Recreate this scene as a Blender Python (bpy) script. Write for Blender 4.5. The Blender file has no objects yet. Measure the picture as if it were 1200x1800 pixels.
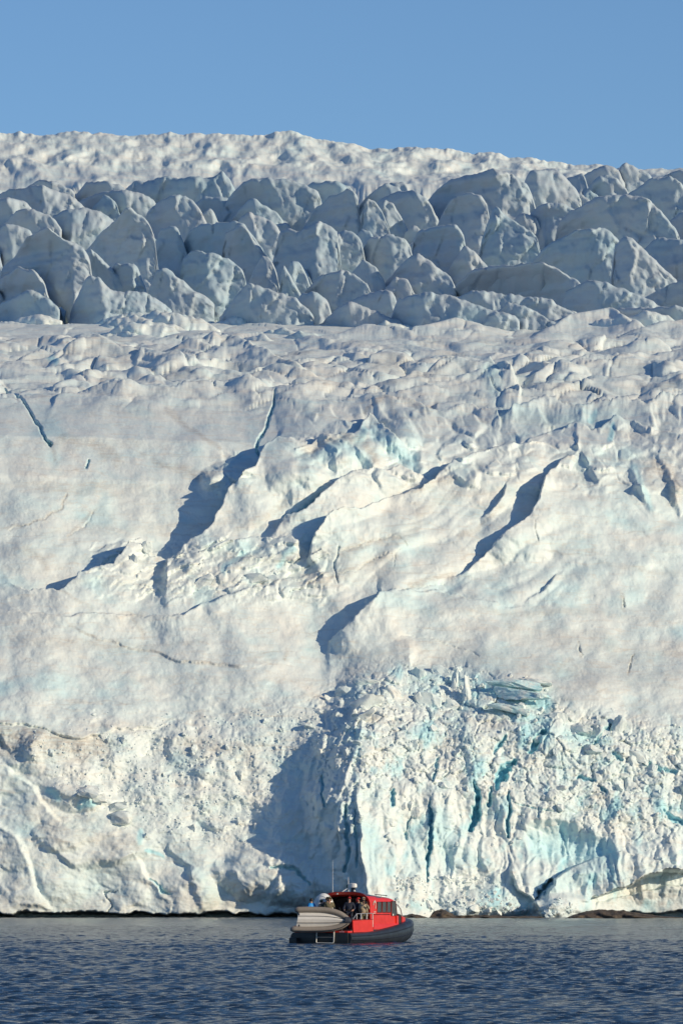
import bpy, bmesh, math, random
import numpy as np
from mathutils import Vector, Matrix
random.seed(7)
SC = bpy.context.scene
COL = SC.collection

# ------------------------------------------------------------------ camera
F = 10000.0            # focal length in photograph pixels (200 mm on a 24 x 36 frame)
CAM_H = 2.9
PITCH = math.atan(0.0664)
cam_d = bpy.data.cameras.new('camera')
cam = bpy.data.objects.new('camera', cam_d)
COL.objects.link(cam)
cam_d.sensor_fit = 'VERTICAL'
cam_d.sensor_height = 36.0
cam_d.lens = 200.0
cam_d.clip_start = 1.0
cam_d.clip_end = 20000.0
cam.location = (0, 0, CAM_H)
cam.rotation_euler = (math.pi / 2 + PITCH, 0, 0)
SC.camera = cam

# ------------------------------------------------------------------ light
SUN_AZ = math.radians(62.0)     # from behind the camera towards the right
SUN_EL = math.radians(19.0)
sun_dir = Vector((math.sin(SUN_AZ) * math.cos(SUN_EL), -math.cos(SUN_AZ) * math.cos(SUN_EL), math.sin(SUN_EL)))
sd = bpy.data.lights.new('sun', 'SUN')
sd.energy = 4.55
sd.angle = math.radians(0.53)
sd.color = (1.0, 0.845, 0.59)
so = bpy.data.objects.new('sun', sd)
COL.objects.link(so)
so.rotation_euler = sun_dir.to_track_quat('Z', 'Y').to_euler()
so.location = sun_dir * 300

W = bpy.data.worlds.new('World')
SC.world = W
W.use_nodes = True
nt = W.node_tree
bg = nt.nodes['Background']
sky = nt.nodes.new('ShaderNodeTexSky')
sky.sky_type = 'NISHITA'
sky.sun_disc = False
sky.sun_elevation = SUN_EL
sky.sun_rotation = math.atan2(sun_dir.x, sun_dir.y)
sky.altitude = 1500
sky.air_density = 1.0
sky.dust_density = 0.0
sky.ozone_density = 5.0
nt.links.new(sky.outputs[0], bg.inputs[0])
bg.inputs[1].default_value = 0.127
SC.view_settings.view_transform = 'Standard'
SC.view_settings.look = 'None'
SC.view_settings.gamma = 1
SC.view_settings.exposure = -0.2
SC.view_settings.use_curve_mapping = False
try:
    SC.cycles.max_bounces = 8
    SC.cycles.diffuse_bounces = 5
    SC.cycles.use_denoising = True
except Exception:
    pass

# ------------------------------------------------------------------ helpers
CP, SP = math.cos(PITCH), math.sin(PITCH)
def at(px, py, Y):
    """world X, Z of the point seen at a photograph pixel, at ground distance Y"""
    a = (np.asarray(px, dtype=np.float64) - 600.0) / F
    b = (900.0 - np.asarray(py, dtype=np.float64)) / F
    fy = CP - b * SP
    fz = SP + b * CP
    return a / fy * Y, CAM_H + fz / fy * Y

_rng = np.random.RandomState(11)
_perm = np.concatenate([_rng.permutation(512)] * 3).astype(np.int32)
_ang = _rng.rand(512) * 2 * np.pi
_gx, _gy = np.cos(_ang).astype(np.float32), np.sin(_ang).astype(np.float32)
_rx, _ry = _rng.rand(512).astype(np.float32), _rng.rand(512).astype(np.float32)

def pn(x, y, seed=0):
    """2-D gradient noise, about -0.7..0.7"""
    x = np.asarray(x, np.float32) + np.float32(seed * 17.31)
    y = np.asarray(y, np.float32) + np.float32(seed * 7.77)
    xi = np.floor(x); yi = np.floor(y)
    fx = x - xi; fy = y - yi
    xi = xi.astype(np.int32) & 511; yi = yi.astype(np.int32) & 511
    xj = (xi + 1) & 511; yj = (yi + 1) & 511
    u = fx * fx * fx * (fx * (fx * 6 - 15) + 10)
    v = fy * fy * fy * (fy * (fy * 6 - 15) + 10)
    pa = _perm[xi]; pb = _perm[xj]
    def g(p, yy, dx, dy):
        h = _perm[p + yy]
        return _gx[h] * dx + _gy[h] * dy
    n00 = g(pa, yi, fx, fy); n10 = g(pb, yi, fx - 1, fy)
    n01 = g(pa, yj, fx, fy - 1); n11 = g(pb, yj, fx - 1, fy - 1)
    a = n00 + u * (n10 - n00)
    b = n01 + u * (n11 - n01)
    return a + v * (b - a)

def fbm(x, y, o=4, seed=0, gain=0.5, lac=2.03):
    s = 0; a = 1.0
    for i in range(o):
        s = s + a * pn(x, y, seed + i * 3)
        x = x * lac; y = y * lac; a *= gain
    return s

def ridged(x, y, o=3, seed=0, gain=0.5):
    s = 0; a = 1.0
    for i in range(o):
        s = s + a * (1 - 2 * np.abs(pn(x, y, seed + i * 5)) * 1.4)
        x = x * 2.1; y = y * 2.1; a *= gain
    return s

def worley(x, y, seed=0):
    """distance to the nearest cell point, distance gap to the second, random value of the cell"""
    x = np.asarray(x, np.float32); y = np.asarray(y, np.float32)
    xi = np.floor(x).astype(np.int32); yi = np.floor(y).astype(np.int32)
    d1 = np.full(x.shape, 9.0, np.float32); d2 = d1.copy(); idv = np.zeros(x.shape, np.float32)
    ox = np.zeros(x.shape, np.float32); oy = ox.copy()
    for i in (-1, 0, 1):
        for j in (-1, 0, 1):
            cx = xi + i; cy = yi + j
            h = _perm[_perm[(cx + seed * 31) & 511] + ((cy + seed * 57) & 511)]
            dx = cx + _rx[h] - x; dy = cy + _ry[h] - y
            d = dx * dx + dy * dy
            near = d < d1
            d2 = np.where(near, d1, np.minimum(d2, d))
            idv = np.where(near, _rx[(h + 77) & 511], idv)
            ox = np.where(near, dx, ox); oy = np.where(near, dy, oy)
            d1 = np.where(near, d, d1)
    return np.sqrt(d1), np.sqrt(d2) - np.sqrt(d1), idv, ox, oy

def sstep(a, b, x):
    t = np.clip((x - a) / (b - a), 0, 1)
    return t * t * (3 - 2 * t)

def pdist(PX, PY, pts, maxd, amps=None):
    """within maxd of a polyline: flat indices, unsigned distance, side (+1 = right of the walking direction, seen on the picture), parameter"""
    pts = np.asarray(pts, np.float32)
    x0, y0 = pts[:, 0].min() - maxd, pts[:, 1].min() - maxd
    x1, y1 = pts[:, 0].max() + maxd, pts[:, 1].max() + maxd
    idx = np.nonzero((PX > x0) & (PX < x1) & (PY > y0) & (PY < y1))[0]
    X = PX[idx]; Y = PY[idx]
    aw = np.zeros(X.shape, np.float32); ww = np.full(X.shape, 1e-12, np.float32)
    best = np.full(X.shape, 1e9, np.float32); side = np.ones(X.shape, np.float32); par = np.zeros(X.shape, np.float32)
    for i in range(len(pts) - 1):
        ax, ay = pts[i]; bx, by = pts[i + 1]
        dx, dy = bx - ax, by - ay
        L2 = dx * dx + dy * dy + 1e-6
        t = np.clip(((X - ax) * dx + (Y - ay) * dy) / L2, 0, 1)
        d = np.hypot(X - ax - t * dx, Y - ay - t * dy)
        cr = (dx * (Y - ay) - dy * (X - ax)) / math.sqrt(L2)
        key = d - 1e-3 * np.abs(cr)
        if amps is not None:
            w = 1.0 / (d + 0.6) ** 4
            aw += w * (amps[i] + (amps[i + 1] - amps[i]) * t); ww += w
        m = key < best
        best = np.where(m, key, best)
        side = np.where(m, np.sign(cr), side)
        par = np.where(m, i + t, par)
    if amps is not None:
        return idx, np.maximum(best, 0), side, par, aw / ww
    return idx, np.maximum(best, 0), side, par

def inside(PX, PY, poly):
    r = np.zeros(PX.shape, bool)
    n = len(poly); j = n - 1
    for i in range(n):
        xi, yi = poly[i]; xj, yj = poly[j]
        c = ((yi > PY) != (yj > PY)) & (PX < (xj - xi) * (PY - yi) / (yj - yi + 1e-9) + xi)
        r ^= c
        j = i
    return r

def link(o, parent=None):
    COL.objects.link(o)
    if parent is not None:
        o.parent = parent
    return o

def tag(o, label=None, cat=None, group=None, kind=None):
    if label: o['label'] = label
    if cat: o['category'] = cat
    if group: o['group'] = group
    if kind: o['kind'] = kind
    return o

def grid_mesh(name, P, mat, attrs=None, smooth=True, parent=None):
    """P: rows x cols x 3 -> one sheet"""
    nr, nc = P.shape[:2]
    me = bpy.data.meshes.new(name)
    n = nr * nc
    me.vertices.add(n)
    me.vertices.foreach_set('co', P.reshape(-1).astype(np.float32))
    i = np.arange((nr - 1) * (nc - 1))
    r = i // (nc - 1); c = i % (nc - 1)
    a = r * nc + c
    q = np.stack([a, a + 1, a + nc + 1, a + nc], 1).astype(np.int32)
    me.loops.add(q.size)
    me.loops.foreach_set('vertex_index', q.reshape(-1))
    me.polygons.add(len(q))
    me.polygons.foreach_set('loop_start', np.arange(0, q.size, 4, dtype=np.int32))
    if smooth:
        me.polygons.foreach_set('use_smooth', np.ones(len(q), bool))
    me.update(calc_edges=True)
    for k, v in (attrs or {}).items():
        at_ = me.attributes.new(k, 'FLOAT', 'POINT')
        at_.data.foreach_set('value', np.asarray(v, np.float32).reshape(-1))
    me.materials.append(mat)
    o = bpy.data.objects.new(name, me)
    return link(o, parent)

# ------------------------------------------------------------------ materials
def nmat(name):
    m = bpy.data.materials.new(name)
    m.use_nodes = True
    t = m.node_tree
    b = t.nodes['Principled BSDF']
    return m, t, b

def N(t, typ, **kw):
    n = t.nodes.new(typ)
    for k, v in kw.items():
        if k in n.inputs:
            n.inputs[k].default_value = v
        else:
            setattr(n, k, v)
    return n

def noise(t, vec, scale, detail=4, rough=0.55, dist=0.0):
    n = N(t, 'ShaderNodeTexNoise', Scale=scale, Detail=detail, Roughness=rough, Distortion=dist)
    t.links.new(vec, n.inputs['Vector'])
    return n.outputs['Fac']

def ramp(t, fac, stops):
    r = N(t, 'ShaderNodeValToRGB')
    e = r.color_ramp.elements
    while len(e) < len(stops):
        e.new(0.5)
    for el, (p, c) in zip(e, stops):
        el.position = p
        el.color = c if len(c) == 4 else (*c, 1)
    t.links.new(fac, r.inputs[0])
    return r.outputs[0]

def mathn(t, op, a, b=None):
    n = N(t, 'ShaderNodeMath', operation=op)
    for i, v in enumerate((a, b)):
        if v is None: continue
        if isinstance(v, (int, float)): n.inputs[i].default_value = v
        else: t.links.new(v, n.inputs[i])
    return n.outputs[0]

def mixc(t, f, a, b):
    n = N(t, 'ShaderNodeMix', data_type='RGBA')
    for sock, v in ((n.inputs['Factor'], f), (n.inputs[6], a), (n.inputs[7], b)):
        if isinstance(v, tuple): sock.default_value = (*v, 1) if len(v) == 3 else v
        elif isinstance(v, (int, float)): sock.default_value = v
        else: t.links.new(v, sock)
    return n.outputs[2]

def ice_material(name, fine=1.0, use_attr=True, dark=1.0):
    m, t, b = nmat(name)
    geo = N(t, 'ShaderNodeNewGeometry')
    pos = geo.outputs['Position']
    mp = N(t, 'ShaderNodeMapping')
    mp.inputs['Scale'].default_value = (0.35, 0.35, 1.6)
    mp.inputs['Rotation'].default_value = (0.05, 0.08, 0)
    t.links.new(pos, mp.inputs['Vector'])
    # slow patches of whiter and bluer ice, thin dusty layers, fine grain
    pat = noise(t, pos, 0.16, 5, 0.6, 0.6)
    base = ramp(t, pat, [(0.30, (0.64, 0.765, 0.785)), (0.50, (0.72, 0.79, 0.79)), (0.70, (0.775, 0.79, 0.76))])
    lay = noise(t, mp.outputs[0], 0.9, 6, 0.65, 1.2)
    layf = ramp(t, lay, [(0.52, (0, 0, 0)), (0.70, (1, 1, 1))])
    base = mixc(t, mathn(t, 'MULTIPLY', layf, 0.45), base, (0.66, 0.575, 0.49))
    spk = noise(t, pos, 3.5, 5, 0.7)
    spf = ramp(t, spk, [(0.60, (0, 0, 0)), (0.78, (1, 1, 1))])
    base = mixc(t, mathn(t, 'MULTIPLY', spf, 0.25), base, (0.55, 0.50, 0.45))
    if use_attr:
        ab = N(t, 'ShaderNodeAttribute', attribute_name='blue')
        ad = N(t, 'ShaderNodeAttribute', attribute_name='dirt')
        base = mixc(t, ab.outputs['Fac'], base, (0.38, 0.71, 0.80))
        dn = noise(t, mp.outputs[0], 2.2, 6, 0.7, 0.8)
        df = mathn(t, 'MULTIPLY', ad.outputs['Fac'], ramp(t, dn, [(0.32, (0.12, 0.12, 0.12)), (0.62, (1, 1, 1))]))
        base = mixc(t, df, base, (0.40, 0.31, 0.24))
    if dark < 1:      # greyer dusty ice, with the seracs' blue shade mixed into the colour
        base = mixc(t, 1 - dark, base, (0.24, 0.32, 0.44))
    t.links.new(base, b.inputs['Base Color'])
    b.inputs['Roughness'].default_value = 0.62
    b.inputs['Specular IOR Level'].default_value = 0.25
    n1 = noise(t, pos, 1.1 * fine, 7, 0.62, 0.4)
    n2 = noise(t, pos, 5.0 * fine, 4, 0.6, 0.2)
    h = mathn(t, 'ADD', n1, mathn(t, 'MULTIPLY', n2, 0.22))
    bp = N(t, 'ShaderNodeBump', Strength=0.32, Distance=0.25)
    t.links.new(h, bp.inputs['Height'])
    t.links.new(bp.outputs[0], b.inputs['Normal'])
    return m

M_ICE = ice_material('glacier_ice')
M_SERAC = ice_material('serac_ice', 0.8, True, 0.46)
M_BLOCK = ice_material('block_ice', 1.2, False)

def blue_ice_material():
    m, t, b = nmat('blue_slab_ice')
    geo = N(t, 'ShaderNodeNewGeometry')
    p = noise(t, geo.outputs['Position'], 1.0, 6, 0.65, 0.5)
    c = ramp(t, p, [(0.35, (0.42, 0.69, 0.76)), (0.5, (0.60, 0.765, 0.79)), (0.68, (0.79, 0.79, 0.76))])
    t.links.new(c, b.inputs['Base Color'])
    b.inputs['Roughness'].default_value = 0.45
    n1 = noise(t, geo.outputs['Position'], 2.5, 6, 0.6, 0.3)
    bp = N(t, 'ShaderNodeBump', Strength=0.5, Distance=0.3)
    t.links.new(n1, bp.inputs['Height'])
    t.links.new(bp.outputs[0], b.inputs['Normal'])
    return m
M_BLUE = blue_ice_material()

def rock_material():
    m, t, b = nmat('shore_rock')
    geo = N(t, 'ShaderNodeNewGeometry')
    p = noise(t, geo.outputs['Position'], 1.6, 7, 0.7, 0.8)
    c = ramp(t, p, [(0.3, (0.035, 0.03, 0.027)), (0.5, (0.09, 0.07, 0.055)), (0.62, (0.17, 0.12, 0.075)), (0.75, (0.26, 0.22, 0.18))])
    t.links.new(c, b.inputs['Base Color'])
    b.inputs['Roughness'].default_value = 0.7
    bp = N(t, 'ShaderNodeBump', Strength=0.8, Distance=0.25)
    t.links.new(noise(t, geo.outputs['Position'], 4, 7, 0.65), bp.inputs['Height'])
    t.links.new(bp.outputs[0], b.inputs['Normal'])
    return m
M_ROCK = rock_material()

def water_material():
    m, t, b = nmat('sea_water')
    geo = N(t, 'ShaderNodeNewGeometry')
    b.inputs['Base Color'].default_value = (0.012, 0.034, 0.07, 1)
    b.inputs['Roughness'].default_value = 0.12
    b.inputs['IOR'].default_value = 1.333
    b.inputs['Specular IOR Level'].default_value = 0.5
    mp = N(t, 'ShaderNodeMapping')
    mp.inputs['Scale'].default_value = (1.3, 0.9, 1)
    mp.inputs['Rotation'].default_value = (0, 0, 0.3)
    t.links.new(geo.outputs['Position'], mp.inputs['Vector'])
    n1 = noise(t, mp.outputs[0], 2.2, 5, 0.6, 0.6)
    n2 = noise(t, mp.outputs[0], 9.0, 3, 0.6, 0.3)
    h = mathn(t, 'ADD', n1, mathn(t, 'MULTIPLY', n2, 0.2))
    bp = N(t, 'ShaderNodeBump', Strength=1.0, Distance=0.38)
    t.links.new(h, bp.inputs['Height'])
    t.links.new(bp.outputs[0], b.inputs['Normal'])
    return m
M_WATER = water_material()
# ------------------------------------------------------------------ the glacier: one big sheet
PROF_V = [1680, 1640, 1612, 1500, 1400, 1300, 1200, 1150, 1050, 950, 850, 780, 740, 700, 650, 600, 560, 520, 450, 400, 340, 312, 300, 270, 238]
PROF_D = [598, 599, 600, 602.5, 605, 609, 617, 622, 631, 639, 648, 659, 676, 700, 738, 790, 838, 878, 930, 962, 1010, 1055, 1085, 1105, 1130]
def D0(v):
    return np.interp(-np.asarray(v, np.float64), [-a for a in PROF_V], PROF_D)
SKY_X = [-900, -200, 0, 25, 50, 62, 75, 110, 150, 200, 240, 300, 330, 350, 400, 430, 450, 480, 540, 570, 620, 680, 740, 800, 840, 880, 930, 980, 1040, 1090, 1150, 1200, 1350, 2200]
SKY_Y = [236, 234, 233, 234, 234, 239, 238, 235, 235, 233, 237, 233, 240, 235, 236, 238, 245, 238, 240, 246, 250, 260, 264, 268, 276, 273, 281, 287, 292, 297, 293, 298, 305, 320]

US = np.concatenate([np.linspace(-900, -120, 60)[:-1], np.linspace(-120, -20, 34)[:-1], np.arange(-20, 1220.1, 1.6), np.linspace(1220, 1340, 40)[1:], np.linspace(1340, 2300, 70)[1:]])
VS = np.concatenate([[1680, 1660, 1645, 1632], np.arange(1622, 1130, -1.5), np.arange(1130, 700, -1.7), np.arange(700, 540, -1.25), np.arange(540, 320, -4.0), np.arange(320, 238, -1.3), [238.0]])
U, V = np.meshgrid(US, VS)
shape = U.shape
U = U.reshape(-1).astype(np.float32); V = V.reshape(-1).astype(np.float32)
# far rim follows the skyline
_su = np.arange(-920, 2320.0, 2.0); _sy = np.interp(_su, SKY_X, SKY_Y); _sy = np.convolve(np.pad(_sy, 7, mode='edge'), np.ones(15) / 15, mode='valid')
skyv = np.interp(U, _su, _sy) + 3.0 * pn(U / 34, V / 30, 4) + sstep(256, 240, V) * (2.2 * pn(U / 13, V / 13, 5) + 1.5 * pn(U / 7, V / 8, 6))
Vp = np.where(V < 335, skyv + (V - 238) * (335 - skyv) / (335 - 238), V)
D = D0(V)
BX, BZ = at(U, Vp, D)
# ragged picture coordinates for the drawn features
wz = 0.3 + 0.7 * sstep(690, 760, V)
WU = U + wz * (9 * pn(U / 60, V / 60, 20) + 7 * pn(U / 30, V / 30, 21) + 2.6 * pn(U / 11, V / 11, 22) + 1.3 * pn(U / 4.5, V / 4.5, 23)) 
WV = V + wz * (9 * pn(U / 60, V / 60, 30) + 7 * pn(U / 30, V / 30, 31) + 2.6 * pn(U / 11, V / 11, 32) + 1.3 * pn(U / 4.5, V / 4.5, 33))
REL = np.zeros(U.shape, np.float32)       # metres towards the viewer
BLUE = np.zeros(U.shape, np.float32)
DIRT = np.zeros(U.shape, np.float32)

def step(pts, amps, L, side=1, feather=1.6, back=0.0, Lb=30, recess=0.0):
    """an edge: the side given stands proud by amps metres and fades back over L pixels"""
    amps = np.asarray(amps, np.float32)
    idx, d, s, t, A = pdist(WU, WV, pts, 4.5 * L, amps)
    # beyond the two ends the edge fans out to nothing
    p = np.asarray(pts, np.float32)
    for e, q, at_end in ((p[0], p[1], t <= 1e-4), (p[-1], p[-2], t >= len(pts) - 1 - 1e-4)):
        dv = (e - q) / np.linalg.norm(e - q)
        rx_ = WU[idx] - e[0]; ry_ = WV[idx] - e[1]
        al = np.maximum(rx_ * dv[0] + ry_ * dv[1], 0)
        pr = np.sqrt(np.maximum(rx_ * rx_ + ry_ * ry_ - al * al, 0))
        A = np.where(at_end, A * sstep(0.25, 1.6, pr / (al + 1e-3)), A)
    sd_ = d * s * side
    if pts[0][1] > 1340 and pts[0][0] < 320: feather = 5.0; A = A * 0.65
    if pts[0][1] < 705 and pts[-1][1] < 705: feather = 5.0
    f = sstep(-feather - back, feather, sd_) * np.maximum(np.exp(-np.maximum(sd_, 0) / L) - 0.0111, 0)
    REL[idx] += A * f
    if recess:
        REL[idx] -= recess * A * np.exp(-np.abs(sd_) / Lb) * (sd_ < 0)

def crack(pts, w, depth, blue=0.0, bw=1.1):
    w = np.asarray(w if hasattr(w, '__len__') else [w] * len(pts), np.float32)
    idx, d, s, t = pdist(WU, WV, pts, float(w.max()) * 3 + 4)
    ww = np.interp(t, np.arange(len(pts)), w).astype(np.float32) + 0.01
    ww = ww * (0.6 + 0.9 * np.clip(0.5 + pn(U[idx] / 9, V[idx] / 9, 77), 0, 1))
    f = 1 - sstep(0.35, 0.8, d / ww)
    REL[idx] -= 0.6 * depth * f * np.clip(ww / w.max(), 0, 1)
    if blue:
        BLUE[idx] = np.maximum(BLUE[idx], blue * (1 - sstep(0.5, 1.0, d / (ww * bw))))

def blob(cx, cy, rx, ry, amp, rot=0.0, p=2.0):
    c, s_ = math.cos(rot), math.sin(rot)
    dx = WU - cx; dy = WV - cy
    a = (dx * c + dy * s_) / rx; b = (-dx * s_ + dy * c) / ry
    r = np.sqrt(a * a + b * b)
    m = r < 1
    REL[m] += amp * (1 - r[m] ** p) ** 1.2

def stroke(arr, pts, w, val):
    idx, d, s, t = pdist(WU, WV, pts, w * 1.05)
    arr[idx] = np.maximum(arr[idx], val * (1 - sstep(0.15, 1.0, d / w)))

def area(poly, soft=14):
    """soft mask of a polygon in picture coordinates"""
    ins = inside(WU, WV, poly)
    idx, d, s, t = pdist(WU, WV, list(poly) + [poly[0]], soft)
    m = ins.astype(np.float32)
    dd = np.where(ins[idx], d, -d)
    m[idx] = sstep(-soft, soft, dd)
    return m

# zones
z_wall = sstep(690, 760, V)
z_plat = sstep(760, 690, V) * (0.25 * sstep(545, 575, V) + 0.75 * sstep(572, 630, V))
z_far = sstep(345, 325, V)
z_ser = (1 - z_wall - sstep(760, 690, V) * sstep(545, 575, V) - z_far)
z_ser = np.clip(z_ser, 0, 1)

# broad undulation of the face
soft_ = 0.45 + 0.55 * sstep(1180, 1320, V)      # the upper walls are smoother than the broken foot
REL += z_wall * (2.2 * fbm(U / 280, V / 220, 3, 1) + 0.45 * fbm(U / 80, V / 60, 3, 2) - 0.0075 * (U - 600))
REL += z_wall * soft_ * 0.09 * ridged(U / 70 + V / 150, V / 46, 3, 8)
REL += z_wall * (soft_ * 0.085 * fbm(U / 14, V / 9, 3, 9) + 0.03 * ridged((U + 0.5 * V) / 34, (V - 0.3 * U) / 18, 3, 17))
REL += z_wall * 0.035 * fbm(U / 4.2, V / 3.4, 2, 19)
# thin sub-horizontal layers
lay = V + 14 * pn(U / 120, V / 60, 41) + 5 * pn(U / 30, V / 25, 42)
REL += z_wall * 0.10 * np.abs(pn(lay / 17, U / 260, 43))

def facets(x, y, seed, g=0.06, soft=0.45):
    d1, gap, idv, ox, oy = worley(x, y, seed)
    k = sstep(0.0, soft, gap) if soft else 1 - (g / 0.5) * (1 - sstep(0, 0.10, gap))
    return ((idv - 0.3) + ox * ((idv * 7 % 1) - 0.75) * 1.5 + oy * ((idv * 13 % 1) - 0.5) * 1.2) * k
mid = sstep(430, 560, U + 0.6 * (V - 880)) * sstep(1090, 1030, V) * z_wall
mid2 = sstep(400, 520, U + 0.4 * (V - 880)) * sstep(700, 760, V) * sstep(1120, 1020, V)
ax_ = V + 0.55 * U + 40 * pn(U / 190, V / 150, 140) + 14 * pn(U / 60, V / 60, 141)
mid2 = mid2 * (1 - 0.8 * sstep(900, 1040, U))
REL += mid2 * (2.2 * np.abs(pn(ax_ / 92, (U - 0.55 * V) / 420, 142)) + 0.8 * np.abs(pn(ax_ / 40, (U - 0.55 * V) / 220, 143)))
led = sstep(120, 220, U) * sstep(620, 540, U) * sstep(940, 975, V) * sstep(1085, 1045, V)
nook = sstep(500, 540, U) * sstep(880, 840, V) * sstep(700, 730, V) + sstep(360, 390, U) * sstep(460, 430, U) * sstep(790, 805, V) * sstep(890, 860, V)
REL += mid * (0.75 * facets((WU + 0.5 * WV) / 150, (WV - 0.35 * WU) / 85, 101) + 0.22 * facets((WU + 0.4 * WV) / 62, (WV - 0.4 * WU) / 36, 102))
REL += led * (0.7 * facets((WU + 0.4 * WV) / 54, (WV + 0.25 * WU) / 20, 103, soft=0.14) + 0.3 * facets(WU / 20, (WV + 0.25 * WU) / 10, 104, soft=0.14))
REL += np.clip(nook, 0, 1) * z_wall * (1.3 * facets((WU + 0.4 * WV) / 58, (WV - 0.3 * WU) / 34, 105, soft=0.34) + 0.4 * facets(WU / 24, WV / 16, 106, soft=0.3))
shd = area([(470, 1590), (480, 1440), (540, 1330), (600, 1250), (650, 1240), (630, 1380), (632, 1590)], 30)
REL += shd * (0.75 * facets((WU + 0.35 * WV) / 46, (WV - 0.2 * WU) / 62, 131, soft=0.3) + 0.3 * facets((WU + 0.3 * WV) / 18, (WV - 0.4 * WU) / 22, 132, soft=0.3) + 0.5 * ridged((U + 0.35 * V) / 40, V / 120, 2, 133))
low = sstep(1180, 1300, V) * sstep(560, 480, U)
REL += low * (0.5 * facets((WU + 0.5 * WV) / 90, (WV - 0.25 * WU) / 44, 107) + 0.2 * facets((WU + 0.5 * WV) / 34, (WV - 0.25 * WU) / 18, 108))
gen = z_wall * (1 - np.clip(mid + led + low, 0, 1)) * sstep(1250, 1180, V)
REL += gen * (0.22 * facets(WU / 130, (WV + 0.2 * WU) / 60, 109) + 0.06 * facets(WU / 40, (WV + 0.2 * WU) / 22, 110))

# plateau: wind-carved long ridges, each with a shaded lee
pu = U + 0.9 * (V - 620) + 26 * pn(U / 90, V / 30, 50)
pv = V + 7 * pn(U / 70, V / 22, 51)
REL += z_plat * (0.7 * ridged(pu / 210, pv / 15, 2, 52) + 0.36 * fbm(pu / 70, pv / 8, 3, 53) + 0.10 * fbm(pu / 14, pv / 3, 3, 54))
d1, gap, idv, ox, oy = worley(pu / 74, pv / 15, 55)
hum = sstep(-0.15, 0.2, fbm(U / 160, V / 40, 2, 56)) * 0.7 + 0.3
REL += z_plat * hum * (1.3 * (0.25 + idv) * np.clip(1 - d1 * d1 * 1.6, 0, 1) - 0.25 * (1 - sstep(0, 0.1, gap)))
d1, gap, idv, ox, oy = worley(pu / 30 + 4, pv / 7, 57)
REL += z_plat * hum * 0.45 * (0.2 + idv) * np.clip(1 - d1 * d1 * 1.6, 0, 1)
# far rim: vertical flutes and lumps
fu = U + 8 * pn(U / 40, V / 40, 60)
d1, gap, idv, ox, oy = worley(fu / 46, V / 30, 61)
REL += z_far * (5.0 * fbm(fu / 120, V / 34, 2, 62) + 1.6 * fbm(fu / 40, V / 22, 2, 65) + 0.5 * fbm(fu / 16, V / 14, 3, 63) + 0.8 * ridged((U + 0.8 * V) / 80, (V - 0.2 * U) / 30, 2, 64) + 1.6 * facets((fu + 0.3 * V) / 60, V / 26, 111) + 0.5 * facets((fu + 0.3 * V) / 26, V / 15, 113))
REL += z_ser * (3.0 * fbm(U / 40, V / 25, 4, 65) + 1.0 * fbm(U / 9, V / 7, 3, 66))
REL -= z_ser * 3.0

# --- the big fin with its shadowed hollow
step([(487, 783), (455, 812), (440, 842), (420, 865), (395, 885), (372, 925), (345, 952), (318, 978), (296, 994)], [3.4, 4.6, 5.0, 4.8, 4.4, 4.2, 3.8, 3.2, 2.0], 150, side=-1, recess=0.25, Lb=110)
step([(-60, 1030), (0, 1038), (60, 1050), (108, 1052), (140, 1022), (200, 1006), (236, 972), (252, 962), (268, 968), (274, 992), (330, 988), (400, 968), (470, 956), (530, 962), (545, 980)],
     [1.6, 2.0, 2.4, 3.0, 3.4, 3.6, 4.2, 4.4, 4.0, 2.6, 2.2, 2.0, 1.6, 1.0, 0], 110, side=1, recess=0.15, Lb=60)
step([(468, 956), (510, 920), (560, 885), (602, 850), (640, 836), (700, 826), (750, 840), (768, 858)], [0.3, 2.4, 2.8, 2.6, 2.0, 1.4, 0.8, 0], 60, side=1, recess=0.5, Lb=14)
step([(540, 990), (555, 950), (580, 920), (640, 905), (690, 885), (740, 860), (800, 815), (850, 800), (900, 780), (935, 778), (990, 790)], [1.4, 3.2, 3.6, 2.9, 2.5, 3.4, 3.8, 3.4, 2.8, 1.6, 0], 130, side=1, recess=0.2, Lb=40)
step([(994, 803), (966, 830), (950, 855), (946, 880), (936, 905), (915, 925), (893, 938), (872, 958), (852, 978), (820, 1002), (778, 1018)], [1.0, 2.4, 3.4, 3.6, 3.4, 2.6, 2.8, 2.4, 1.6, 1.0, 0], 200, side=-1, recess=0.3, Lb=40)
step([(888, 848), (884, 872), (862, 898), (836, 916)], [0.4, 1.5, 1.3, 0], 38, side=-1)
step([(1008, 782), (1030, 812), (1052, 838), (1068, 862)], [0.8, 1.0, 0.6, 0], 60, side=-1, back=6)
step([(668, 1050), (645, 1072), (622, 1092), (602, 1118), (580, 1132)], [1.6, 2.8, 2.8, 2.2, 0.6], 80, side=-1, recess=0.3, Lb=30)
step([(660, 1055), (720, 1040), (800, 1046), (860, 1064), (930, 1066)], [0.8, 1.2, 1.0, 0.6, 0], 70, side=1)
step([(915, 1062), (960, 1030), (1000, 996)], [0, 0.8, 0], 60, side=1)
step([(0, 1090), (120, 1102), (200, 1092), (300, 1094), (350, 1080), (400, 1056), (460, 1042), (530, 1020)], [0.8, 0.9, 1.1, 1.2, 1.2, 1.3, 1.1, 0], 50, side=1)
step([(130, 1122), (190, 1140), (260, 1155), (340, 1172), (420, 1180), (520, 1172)], [0, 0.2, 0.25, 0.25, 0.2, 0], 60, side=-1)
step([(-60, 1284), (0, 1290), (60, 1292), (90, 1302), (150, 1308), (210, 1290), (270, 1284), (340, 1262)], [0.5, 0.6, 0.6, 0.5, 0.5, 0.4, 0.3, 0], 90, side=-1)
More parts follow.
